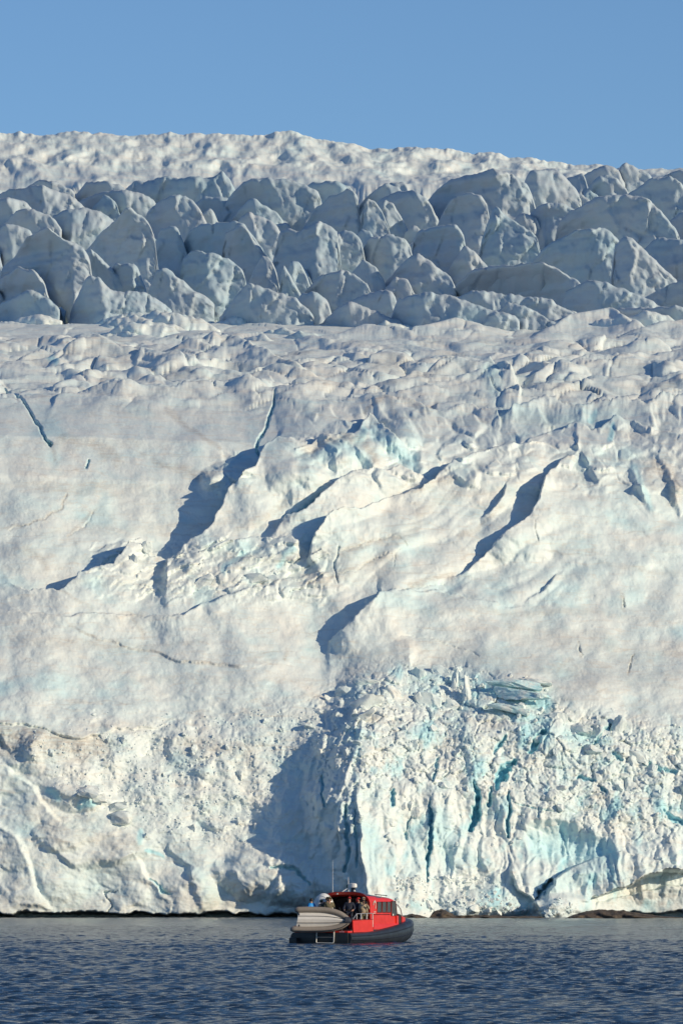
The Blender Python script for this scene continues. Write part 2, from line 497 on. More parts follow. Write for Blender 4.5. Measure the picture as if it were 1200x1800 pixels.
# ledges of the lower left
step([(-40, 1350), (20, 1362), (62, 1396), (92, 1438), (130, 1464), (200, 1472), (250, 1490), (262, 1512)], [0.6, 0.8, 1.0, 1.0, 0.9, 0.8, 0.6, 0], 40, side=1)
step([(60, 1480), (100, 1508), (128, 1530), (170, 1528), (220, 1518), (262, 1508)], [0.3, 0.9, 1.1, 1.2, 0.9, 0.4], 45, side=-1)
step([(-40, 1440), (0, 1452), (36, 1478), (56, 1520), (66, 1568), (100, 1600)], [0.5, 0.8, 0.9, 0.9, 0.6, 0.2], 130, side=1, recess=0.3)
step([(240, 1512), (262, 1546), (290, 1568), (302, 1590)], [1.0, 1.3, 1.0, 0.3], 50, side=1)
step([(300, 1500), (330, 1520), (345, 1560), (352, 1600)], [0.5, 1.0, 1.0, 0.4], 45, side=-1)
crack([(190, 1605), (198, 1588), (186, 1572), (208, 1562)], [2, 2, 2, 0.5], 0.8)
crack([(264, 1548), (285, 1565), (305, 1574)], [2, 4, 1], 1.0, 0.6)
blob(150, 1410, 70, 26, 1.2); blob(60, 1330, 90, 40, 1.0, 0.3); blob(110, 1480, 60, 30, 0.8)
blob(480, 1545, 110, 48, 2.4, 0.12, 2.6); blob(330, 1570, 60, 50, 0.9)
crack([(478, 1528), (510, 1530), (545, 1552)], [2, 5, 2], 1.8, 0.5)
# upper blocks around the notch behind the fin
blob(400, 840, 60, 34, 1.6, -0.5); blob(375, 850, 24, 20, 1.2)
blob(600, 790, 60, 42, 2.2, -0.4); blob(700, 775, 40, 34, 2.6, 0.6); blob(655, 800, 30, 40, 1.6); blob(745, 820, 40, 26, 1.4)
blob(520, 840, 60, 60, 1.4, -0.6)
step([(520, 800), (560, 780), (620, 775), (650, 745), (680, 760), (720, 800)], [0.5, 2.0, 2.2, 3.0, 2.6, 0.5], 40, side=1, recess=0.4, Lb=14)
step([(870, 745), (900, 728), (960, 714), (1010, 722), (1060, 716), (1130, 716), (1200, 708), (1300, 712)], [0.4, 2.0, 2.4, 2.2, 2.6, 2.0, 1.8, 1.8], 30, side=1)
step([(770, 735), (830, 720), (872, 732), (880, 752)], [0, 1.2, 1.4, 0.4], 26, side=1)
step([(930, 770), (1000, 748), (1040, 756), (1080, 735), (1140, 745), (1220, 760)], [0.8, 2.0, 1.6, 2.2, 1.6, 1.2], 26, side=1)
step([(560, 720), (640, 712), (740, 722), (800, 740)], [0, 1.0, 1.4, 0], 40, side=1)
step([(0, 660), (90, 648), (160, 632), (260, 645), (330, 660), (420, 672), (520, 668)], [1.6, 2.4, 3.0, 2.6, 2.0, 1.4, 0], 22, side=1)
step([(250, 645), (330, 630), (400, 622), (460, 640), (520, 664), (600, 690)], [1.0, 2.6, 3.4, 3.0, 2.0, 0], 22, side=1)
step([(100, 720), (200, 700), (300, 705), (400, 690), (520, 702), (620, 698)], [0.6, 1.8, 2.0, 1.4, 1.2, 0], 26, side=1)
step([(620, 700), (700, 690), (800, 664), (860, 662), (900, 680), (915, 700)], [0.6, 2.0, 3.2, 3.4, 2.6, 1.0], 26, side=1)
step([(900, 700), (960, 672), (1040, 655), (1120, 650), (1230, 640)], [0, 2.0, 2.6, 2.6, 2.4], 22, side=1)
step([(560, 600), (640, 588), (720, 596), (800, 582), (900, 590)], [0, 2.6, 2.0, 2.8, 0], 14, side=1)
step([(930, 600), (1000, 575), (1070, 566), (1130, 590), (1220, 580)], [0, 3.2, 3.6, 2.4, 2.6], 14, side=1)
# right pocket
step([(1110, 800), (1118, 836), (1134, 868), (1152, 892)], [0.3, 0.9, 0.8, 0], 40, side=-1, back=8)
step([(1160, 790), (1176, 826), (1186, 862), (1204, 892)], [0.3, 1.3, 1.4, 0.3], 60, side=-1, back=10)
# long cracks
crack([(484, 704), (474, 735), (462, 765), (456, 800)], [1.2, 3, 4, 4], 2.4, 0.6)
crack([(4, 690), (30, 714), (62, 748), (94, 790)], [1.2, 2.4, 3, 4], 2.0, 0.6)
crack([(156, 822), (156, 834)], 4, 1.2, 0.5)
crack([(500, 922), (540, 896), (572, 872)], [2, 5, 3], 1.4, 0.5)
crack([(595, 1030), (588, 1002), (598, 976)], [2, 4, 2], 0.8)
for p in ([(1020, 1118), (1018, 1135), (1026, 1150)], [(1120, 1140), (1112, 1158), (1104, 1170)], [(1092, 1040), (1098, 1056)], [(938, 925), (941, 950)], [(370, 682), (376, 700)], [(690, 1280), (686, 1300)], [(860, 690), (878, 702)]):
    crack(p, [0.8, 2.4, 1.2][:len(p)], 0.6)
# sinuous dirty seams of the walls
for p in ([(600, 985), (640, 965), (700, 950), (715, 965), (690, 985), (690, 1004)], [(560, 1028), (620, 1010), (680, 985)], [(780, 1030), (720, 1035), (700, 1045)], [(20, 945), (60, 930), (110, 905), (120, 880)], [(120, 950), (160, 925), (170, 905)], [(700, 1120), (760, 1128), (840, 1150)]):
    crack(p, 1.3, 0.25)

# --- the broken buttress
edge = [(720, 1176), (665, 1235), (640, 1290), (618, 1350), (606, 1400), (612, 1450), (622, 1500), (632, 1560), (638, 1640)]
step(edge, [1.0, 3.0, 4.2, 5.4, 6.2, 6.8, 7.2, 7.4, 7.4], 420, side=-1, feather=16, back=70)
step([(620, 1400), (634, 1460), (628, 1510), (640, 1560), (640, 1630)], [0.5, 1.2, 1.4, 1.4, 1.0], 90, side=-1, feather=3)
step([(560, 1360), (552, 1400), (566, 1470), (585, 1540)], [0.3, 0.9, 0.9, 0.4], 60, side=-1, feather=4)
step([(598, 1424), (590, 1450), (596, 1490), (600, 1540)], [0.8, 1.2, 1.2, 0.6], 18, side=-1, feather=2)
for p, w, d_, b_ in (
    ([(752, 1418), (756, 1440), (754, 1480), (748, 1520), (749, 1552)], [2, 5, 6, 4, 3], 2.6, 0.85),
    ([(832, 1378), (834, 1400), (838, 1430), (826, 1462)], [2, 5, 8, 7], 3.6, 0.9),
    ([(900, 1335), (888, 1356), (876, 1378), (872, 1392)], [5, 9, 10, 4], 3.6, 0.9),
    ([(858, 1390), (858, 1422)], [4, 6], 2.0, 0.8),
    ([(892, 1395), (894, 1440), (892, 1470)], [2, 4, 4], 2.0, 0.8),
    ([(690, 1396), (690, 1424)], [4, 5], 1.6, 0.7),
    ([(560, 1366), (566, 1400), (575, 1430)], [2, 4, 3], 1.8, 0.7),
    ([(606, 1430), (610, 1480), (606, 1540)], [3, 5, 4], 2.0, 0.5),
    ([(626, 1440), (622, 1490), (624, 1530)], [2, 4, 2], 1.6, 0.5),
    ([(766, 1340), (762, 1380)], [2, 4], 1.4, 0.6),
    ([(722, 1450), (712, 1480)], [2, 4], 1.0, 0.5),
    ([(885, 1296), (876, 1318), (870, 1330)], [3, 5, 2], 1.8, 0.7),
    ([(925, 1320), (945, 1300), (958, 1290)], [6, 10, 6], 2.4, 0.9),
    ([(1042, 1310), (1058, 1288), (1078, 1264)], [3, 6, 4], 2.0, 0.7),
    ([(895, 1412), (935, 1420), (990, 1428)], [1.4, 2, 1], 0.6, 0.4),
    ([(945, 1418), (947, 1440)], [2, 2], 0.6, 0.4),
    ([(938, 1580), (955, 1566), (972, 1548)], [3, 10, 8], 5.0, 0.15),
    ([(1130, 1330), (1160, 1342), (1190, 1350)], [3, 6, 5], 1.5, 0.6),
    ([(1170, 1420), (1185, 1432), (1200, 1436)], [5, 8, 6], 1.8, 0.7),
    ([(1080, 1322), (1094, 1330)], [4, 4], 1.2, 0.7), ([(1052, 1384), (1064, 1388)], [5, 5], 1.4, 0.8), ([(1016, 1362), (1036, 1368)], [4, 4], 1.2, 0.7)):
    crack(p, w, d_, b_)
# arches of the lower right
step([(930, 1590), (968, 1552), (1010, 1520), (1060, 1502), (1100, 1500), (1150, 1516), (1220, 1530)], [1.0, 2.6, 2.6, 2.4, 2.0, 1.6, 1.6], 90, side=1)
blob(1000, 1490, 90, 46, -2.2, 0.25)
step([(1030, 1588), (1080, 1562), (1130, 1544), (1170, 1534), (1230, 1526)], [0.6, 2.4, 3.2, 3.4, 3.4], 120, side=-1, recess=0.4, Lb=60)
step([(1050, 1590), (1110, 1570), (1170, 1556), (1230, 1550)], [0.4, 0.9, 1.0, 1.0], 30, side=1)
step([(950, 1610), (930, 1575), (905, 1560), (890, 1500)], [2.0, 2.2, 1.6, 0], 60, side=1)
blob(860, 1590, 90, 34, 2.6); blob(985, 1596, 60, 26, 2.0)
# crumbled relief
rub = np.maximum(area([(520, 1240), (620, 1190), (720, 1172), (820, 1180), (900, 1205), (1010, 1245), (1120, 1262), (1260, 1270), (1260, 1500), (1100, 1490), (1000, 1460), (900, 1500), (860, 1560), (700, 1580), (640, 1500), (560, 1400)], 30),
                 0.6 * area([(90, 1330), (200, 1280), (420, 1260), (520, 1230), (600, 1250), (560, 1350), (480, 1430), (430, 1500), (330, 1500), (230, 1450), (120, 1400)], 40))
rub = np.maximum(rub, 0.8 * area([(-30, 1300), (130, 1312), (160, 1340), (60, 1345), (-30, 1335)], 16))
rub = np.maximum(rub, 0.9 * area([(760, 1580), (850, 1566), (920, 1590), (990, 1590), (1030, 1612), (760, 1612)], 14))
foot = area([(640, 1420), (700, 1390), (900, 1400), (990, 1440), (1200, 1470), (1240, 1620), (640, 1620)], 36)
rub = rub * (1 - 0.72 * foot)
REL += foot * sstep(1600, 1560, V) * (1.0 * fbm((WU + 8 * pn(V / 40, U / 40, 120)) / 36, WV / 150, 3, 121) + 0.45 * facets(WU / 40, WV / 70, 122, soft=0.14) + 0.22 * facets(WU / 17, WV / 22, 123, soft=0.14))
REL += rub * (0.9 * fbm(WU / 60, WV / 110, 3, 124))
d1, gap, idv, ox, oy = worley(WU / 30, WV / 24, 71)
tiltx = pn(idv * 91.7, idv * 0, 5); 
big = 0.8 * (idv - 0.5) + ox * (idv * 7 % 1 - 0.5) * 1.0 + oy * (idv * 13 % 1 - 0.6) * 0.9 - 0.5 * (1 - sstep(0, 0.16, gap))
d1, gap, idv, ox, oy = worley(WU / 12 + 3, WV / 9.5, 72)
med = 0.36 * (idv - 0.5) + ox * (idv * 7 % 1 - 0.5) * 0.55 + oy * (idv * 13 % 1 - 0.6) * 0.5 - 0.25 * (1 - sstep(0, 0.2, gap))
d1, gap, idv, ox, oy = worley(WU / 5.4 + 9, WV / 4.6, 73)
sml = 0.2 * (idv - 0.5) + ox * (idv * 7 % 1 - 0.5) * 0.35 + oy * (idv * 13 % 1 - 0.6) * 0.3
vary = sstep(-0.25, 0.25, fbm(U / 60, V / 60, 2, 75))
right = sstep(560, 640, U)
REL += 0.62 * rub * (big * (0.25 + 0.75 * vary) * (0.35 + 0.65 * right) + med * (0.35 + 0.65 * (1 - 0.6 * vary)) * (0.55 + 0.45 * right) + sml * 0.9)

# undercut at the waterline
under = sstep(1603, 1609, WV + 3 * pn(U / 60, U * 0, 80))
lefts = sstep(560, 500, U)
REL -= under * (6.0 * lefts + 0.0)
REL -= under * 3.0 * sstep(1030, 1120, U)

# colour of the ice itself: dusty strata, stains, fresh blue faces
def st(pts, w, v): stroke(DIRT, pts, w * 1.25, v * 0.72)
st([(0, 1300), (60, 1312), (120, 1318), (180, 1322)], 24, 0.85); st([(30, 1320), (160, 1335)], 20, 0.6); st([(0, 1318), (30, 1330)], 22, 0.7)
st([(330, 1315), (400, 1322), (440, 1320)], 16, 0.55); st([(170, 1290), (260, 1285)], 12, 0.3)
st([(110, 785), (150, 790), (195, 800), (210, 820)], 10, 0.6); st([(160, 790), (190, 805)], 14, 0.5); st([(95, 790), (102, 820)], 5, 0.5)
st([(275, 820), (320, 824), (355, 850)], 8, 0.6); st([(320, 830), (370, 845)], 12, 0.5)
st([(300, 738), (340, 758), (380, 788)], 6, 0.6); st([(298, 735), (310, 740)], 8, 0.6)
st([(0, 945), (60, 930), (110, 905), (120, 880)], 4, 0.6); st([(120, 950), (170, 905)], 4, 0.5); st([(50, 985), (85, 1000), (90, 1010)], 10, 0.5)
st([(540, 800), (600, 785), (640, 790)], 14, 0.55); st([(640, 790), (660, 815)], 10, 0.7); st([(420, 945), (450, 930), (500, 900)], 10, 0.45)
st([(560, 1030), (620, 1010), (690, 985)], 8, 0.5); st([(600, 985), (650, 965), (710, 948)], 6, 0.6); st([(640, 970), (630, 960)], 6, 0.6)
st([(715, 950), (740, 900), (790, 880)], 14, 0.35); st([(690, 880), (740, 862), (790, 850)], 10, 0.5)
st([(720, 1035), (760, 1020), (790, 1012)], 7, 0.7); st([(810, 950), (850, 920), (880, 890)], 6, 0.5)
st([(130, 1122), (190, 1140), (260, 1155), (340, 1172), (420, 1180)], 4, 0.7); st([(240, 1100), (255, 1130)], 6, 0.5)
st([(235, 1095), (260, 1090)], 5, 0.5); st([(500, 1165), (506, 1150)], 5, 0.6)
st([(1150, 810), (1178, 830), (1190, 870)], 16, 0.7); st([(1130, 800), (1150, 850)], 8, 0.4); st([(700, 715), (740, 730), (770, 720)], 8, 0.5); st([(640, 735), (690, 715)], 5, 0.7)
st([(690, 715), (698, 740)], 5, 0.5); st([(1045, 720), (1050, 700)], 4, 0.6)
st([(900, 1110), (1000, 1120), (1100, 1140), (1200, 1135)], 28, 0.25); st([(620, 1165), (800, 1150), (1000, 1180), (1200, 1190)], 30, 0.22)
st([(1020, 1118), (1018, 1150)], 5, 0.6); st([(1120, 1140), (1104, 1172)], 5, 0.7); st([(985, 1180), (1000, 1160)], 6, 0.5); st([(1092, 1040), (1098, 1060)], 7, 0.6)
st([(60, 640), (150, 645), (240, 650)], 12, 0.25); st([(480, 660), (560, 680)], 10, 0.3); st([(120, 650), (132, 648)], 6, 0.6)
st([(100, 1460), (160, 1480), (240, 1500)], 18, 0.4); st([(60, 1440), (110, 1490)], 14, 0.4); st([(300, 1580), (420, 1590)], 22, 0.4); st([(0, 1590), (250, 1600)], 18, 0.35)
st([(1100, 1570), (1200, 1585)], 40, 0.35); st([(800, 1580), (840, 1560)], 12, 0.3)
seam = (1 - sstep(0.004, 0.03, np.abs(pn(lay / 46, U / 330, 93)))) * np.clip(pn(U / 90, V / 40, 94) * 3 + 0.2, 0, 1) * z_wall * sstep(1400, 1250, V)
DIRT = np.maximum(DIRT, 0.34 * seam)
lays = np.clip(pn(lay / 21, U / 400, 91) * 2.2 - 0.35, 0, 1) * z_wall
DIRT = np.maximum(DIRT, 0.30 * lays * sstep(1330, 1200, V))
DIRT = np.maximum(DIRT, z_plat * 0.35 * np.clip(fbm(pu / 90, pv / 14, 3, 92) * 2, 0, 1))
def bl(pts, w, v): stroke(BLUE, pts, w, v)
bl([(140, 1425), (170, 1420)], 10, 0.8); bl([(90, 1405), (105, 1415)], 10, 0.8); bl([(250, 1470), (245, 1490)], 10, 0.7); bl([(260, 1505), (290, 1510)], 6, 0.8)
bl([(940, 1490), (1000, 1490), (1060, 1500)], 42, 0.55); bl([(960, 1560), (1000, 1550), (1050, 1520)], 26, 0.35)
bl([(650, 1480), (660, 1540)], 30, 0.35); bl([(770, 1440), (790, 1520)], 30, 0.40); bl([(730, 1480), (720, 1540)], 24, 0.3)
bl([(850, 1210), (900, 1222), (960, 1240)], 20, 0.8); bl([(900, 1260), (960, 1270)], 16, 0.6); bl([(740, 1190), (830, 1200), (840, 1250)], 22, 0.35); bl([(800, 1270), (830, 1330)], 26, 0.3)
bl([(1000, 1290), (1060, 1300)], 22, 0.5); bl([(930, 1290), (960, 1300)], 16, 0.7); bl([(850, 1580), (910, 1590)], 26, 0.35)
bl([(660, 770), (700, 800), (720, 815)], 22, 0.55); bl([(560, 820), (600, 800), (640, 820)], 20, 0.4); bl([(630, 790), (640, 770)], 14, 0.6)
bl([(880, 735), (1000, 740), (1080, 735)], 22, 0.30); bl([(1070, 770), (1080, 750)], 8, 0.8); bl([(1035, 740), (1045, 730)], 8, 0.7)
bl([(85, 650), (100, 660)], 8, 0.7); bl([(1115, 815), (1145, 880)], 10, 0.45); bl([(400, 820), (430, 800)], 16, 0.4); bl([(490, 1010), (500, 985), (520, 975)], 8, 0.6); bl([(395, 1020), (430, 985)], 8, 0.5)
bl([(660, 1060), (720, 1065), (760, 1080)], 24, 0.25); bl([(860, 680), (870, 700)], 24, 0.35)
BLUE = np.maximum(BLUE, 0.32 * np.clip(fbm(U / 90, V / 60, 4, 95) * 2.4 - 0.45, 0, 1) * z_wall)
BLUE = np.maximum(BLUE, np.maximum(rub, foot) * right * 0.75 * np.clip(fbm(U / 40, V / 60, 4, 96) * 2.2 - 0.25, 0, 1))
BLUE = np.maximum(BLUE, z_far * 0.2 * np.clip(fbm(U / 50, V / 40, 3, 97) * 2.6 - 0.5, 0, 1))

# displace: out of the face on the wall, upwards on the flat part
z_flat = sstep(760, 690, V) * sstep(545, 575, V)
NZ = 0.12 * z_wall + 0.8 * z_flat + 0.15 * z_far + 0.8 * z_ser
NY = -(1.0 * z_wall + 0.45 * z_flat + 0.85 * z_far + 0.4 * z_ser)
GX = BX.copy()
GY = D + NY * REL + z_far * 0.028 * (U - 600)
GZ = CAM_H + (BZ - CAM_H) * (1 + z_far * 0.028 * (U - 600) / D) + NZ * REL * sstep(1590, 1480, V)
P = np.stack([GX, GY, GZ], 1).reshape(shape + (3,))
# behind the rim the sheet runs back and down
back = []
last = P[-1].copy()
for dy, dz in ((3, 0.2), (8, -0.5), (20, -3), (60, -12), (200, -60)):
    r = last.copy(); r[:, 1] += dy; r[:, 2] += dz
    back.append(r)
PF = np.concatenate([P, np.stack(back)], 0)
def padrows(a): 
    a = a.reshape(shape)
    return np.concatenate([a, np.repeat(a[-1:], len(back), 0)], 0)
glacier = grid_mesh('glacier', PF, M_ICE, {'blue': padrows(BLUE), 'dirt': padrows(DIRT)})
tag(glacier, kind='structure')

def on_face(u, v):
    """point of the sheet seen at (u, v) and its outward direction"""
    i = int(np.argmin(np.abs(VS - v))); j = int(np.argmin(np.abs(US - u)))
    i = min(max(i, 3), shape[0] - 4); j = min(max(j, 3), shape[1] - 4)
    p = P[i, j]
    tx = P[i, j + 3] - P[i, j - 3]; tz = P[i + 3, j] - P[i - 3, j]
    n = np.cross(tx, tz); n /= (np.linalg.norm(n) + 1e-9)
    if n[1] > 0: n = -n
    return Vector(p), Vector(n)

# ------------------------------------------------------------------ seracs: each block a part of the glacier
def serac(top, base, ridge=None, name='serac', mat=None, sl=0.9, sr=0.05, lean=0.35, stepx=2.4, blue=0.0, R=16, dd=0.0, dirt=0.0):
    global _sid
    _sid += 1
    sd = 100 + _sid * 7
    tx = [p[0] for p in top]; ty = [p[1] for p in top]
    x0, x1 = tx[0] - 4, tx[-1] + 4
    nx = max(12, int((x1 - x0) / stepx)); xs = np.linspace(x0, x1, nx)
    # rounded interpolation of the outline
    yt = np.interp(xs, tx, ty)
    k = max(1, int(nx * 0.018)); ker = np.ones(2 * k + 1) / (2 * k + 1)
    yt = np.convolve(np.pad(yt, k, mode='edge'), ker, mode='valid')
    yt = yt + 4.5 * pn(xs / 20, xs * 0, sd) + 2.6 * pn(xs / 8, xs * 0, sd + 1) + 1.2 * pn(xs / 3.5, xs * 0, sd + 3)
    yt = np.minimum(yt, base - 2)
    endf = np.minimum(np.clip((xs - x0) / 9, 0, 1), np.clip((x1 - xs) / 9, 0, 1))
    yt = base - (base - yt) * np.sqrt(np.clip(endf, 0.02, 1))
    Hh = base - yt.min()
    ny = max(10, int(Hh / stepx))
    s = np.linspace(0, 1, ny) ** 1.15
    X = np.repeat(xs[None], ny, 0)
    Y = yt[None] + (base + 40 - yt[None]) * s[:, None]
    Db = float(D0(base)) + dd
    m = Db / F
    if ridge is None:
        c = tx[0] + 0.68 * (tx[-1] - tx[0])
        ridge = [(c - 6, min(ty)), (c + 4, base)]
    ry = [p[1] for p in ridge]; rx = [p[0] for p in ridge]
    xr = np.interp(Y, ry, rx) + 9 * pn(Y / 26, Y * 0, sd + 2) + 3 * pn(Y / 9, Y * 0, sd + 3)
    dl = np.maximum(xr - X, 0); dr = np.maximum(X - xr, 0)
    wd = (x1 - x0)
    soft = 4.0
    off = sl * (np.sqrt(dl * dl + soft * soft) - soft) + sr * (np.sqrt(dr * dr + soft * soft) - soft)
    # ends roll away
    off = off + 0.55 * R * (1 - np.sqrt(1 - (1 - np.clip((x1 - X) / R, 0, 1)) ** 2)) * 1.2 
    e = np.clip((Y - yt[None]) / R, 0, 1)
    off = off + R * 1.1 * (1 - np.sqrt(1 - (1 - e) ** 2))
    off = off + lean * np.maximum(base - Y, 0)
    ax = X + 0.25 * Y
    off = off - 9.0 * fbm(X / 48, Y / 55, 4, sd + 4) - 3.0 * ridged(ax / 40, Y / 60, 2, sd + 5) * 0.5
    off = off - 2.4 * fbm(X / 14, Y / 12, 3, sd + 8)
    off = off - 7.0 * facets((X + 0.3 * Y) / 38, Y / 46, sd + 9, soft=0.12) - 2.2 * facets((X + 0.3 * Y) / 15, Y / 17, sd + 10, soft=0.12)
    # suncups: fine ripples across the slope
    rp = pn((X * 0.6 - Y) / 5.0 + 2 * pn(X / 25, Y / 25, sd + 11), (X + Y * 0.6) / 13, sd + 12)
    off = off - 1.9 * rp * (0.2 + 0.8 * sstep(-14, 6, X - xr))
    # narrow vertical clefts
    cl = np.abs(pn((X + 0.2 * Y) / 42, Y / 160, sd + 14))
    cleft = (1 - sstep(0.0, 0.03, cl)) * sstep(0.0, 0.22, pn(X / 60, Y / 60, sd + 15))
    off = off + 3 * cleft
    PX, PZ = at(X, Y, Db)
    PYw = Db - 0.3 * wd * m + off * m
    Pm = np.stack([PX, PYw, PZ], 2)
    bk = []
    toprow = Pm[0]
    zb = at(0, base + 30, Db)[1]
    for dy, f in ((0.8, 0.03), (2.5, 0.12), (6, 0.35), (11, 0.7), (16, 1.0)):
        r = toprow.copy(); r[:, 1] += dy; r[:, 2] = r[:, 2] * (1 - f) + zb * f
        bk.append(r)
    Pm = np.concatenate([np.stack(bk[::-1]), Pm], 0)
    b_ = np.clip(blue + 0.22 * np.clip(fbm(X / 40, Y / 50, 3, sd + 16) * 2 - 0.1, 0, 1) , 0, 1)
    d_ = np.clip(dirt + 0.35 * np.clip(fbm(X / 30, Y / 14, 3, sd + 17) * 2 - 0.35, 0, 1), 0, 1)
    pad = lambda a: np.concatenate([np.repeat(a[:1], len(bk), 0), a], 0)
    return grid_mesh(name, Pm, mat or M_SERAC, {'blue': pad(b_), 'dirt': pad(d_)}, parent=glacier)
_sid = 0

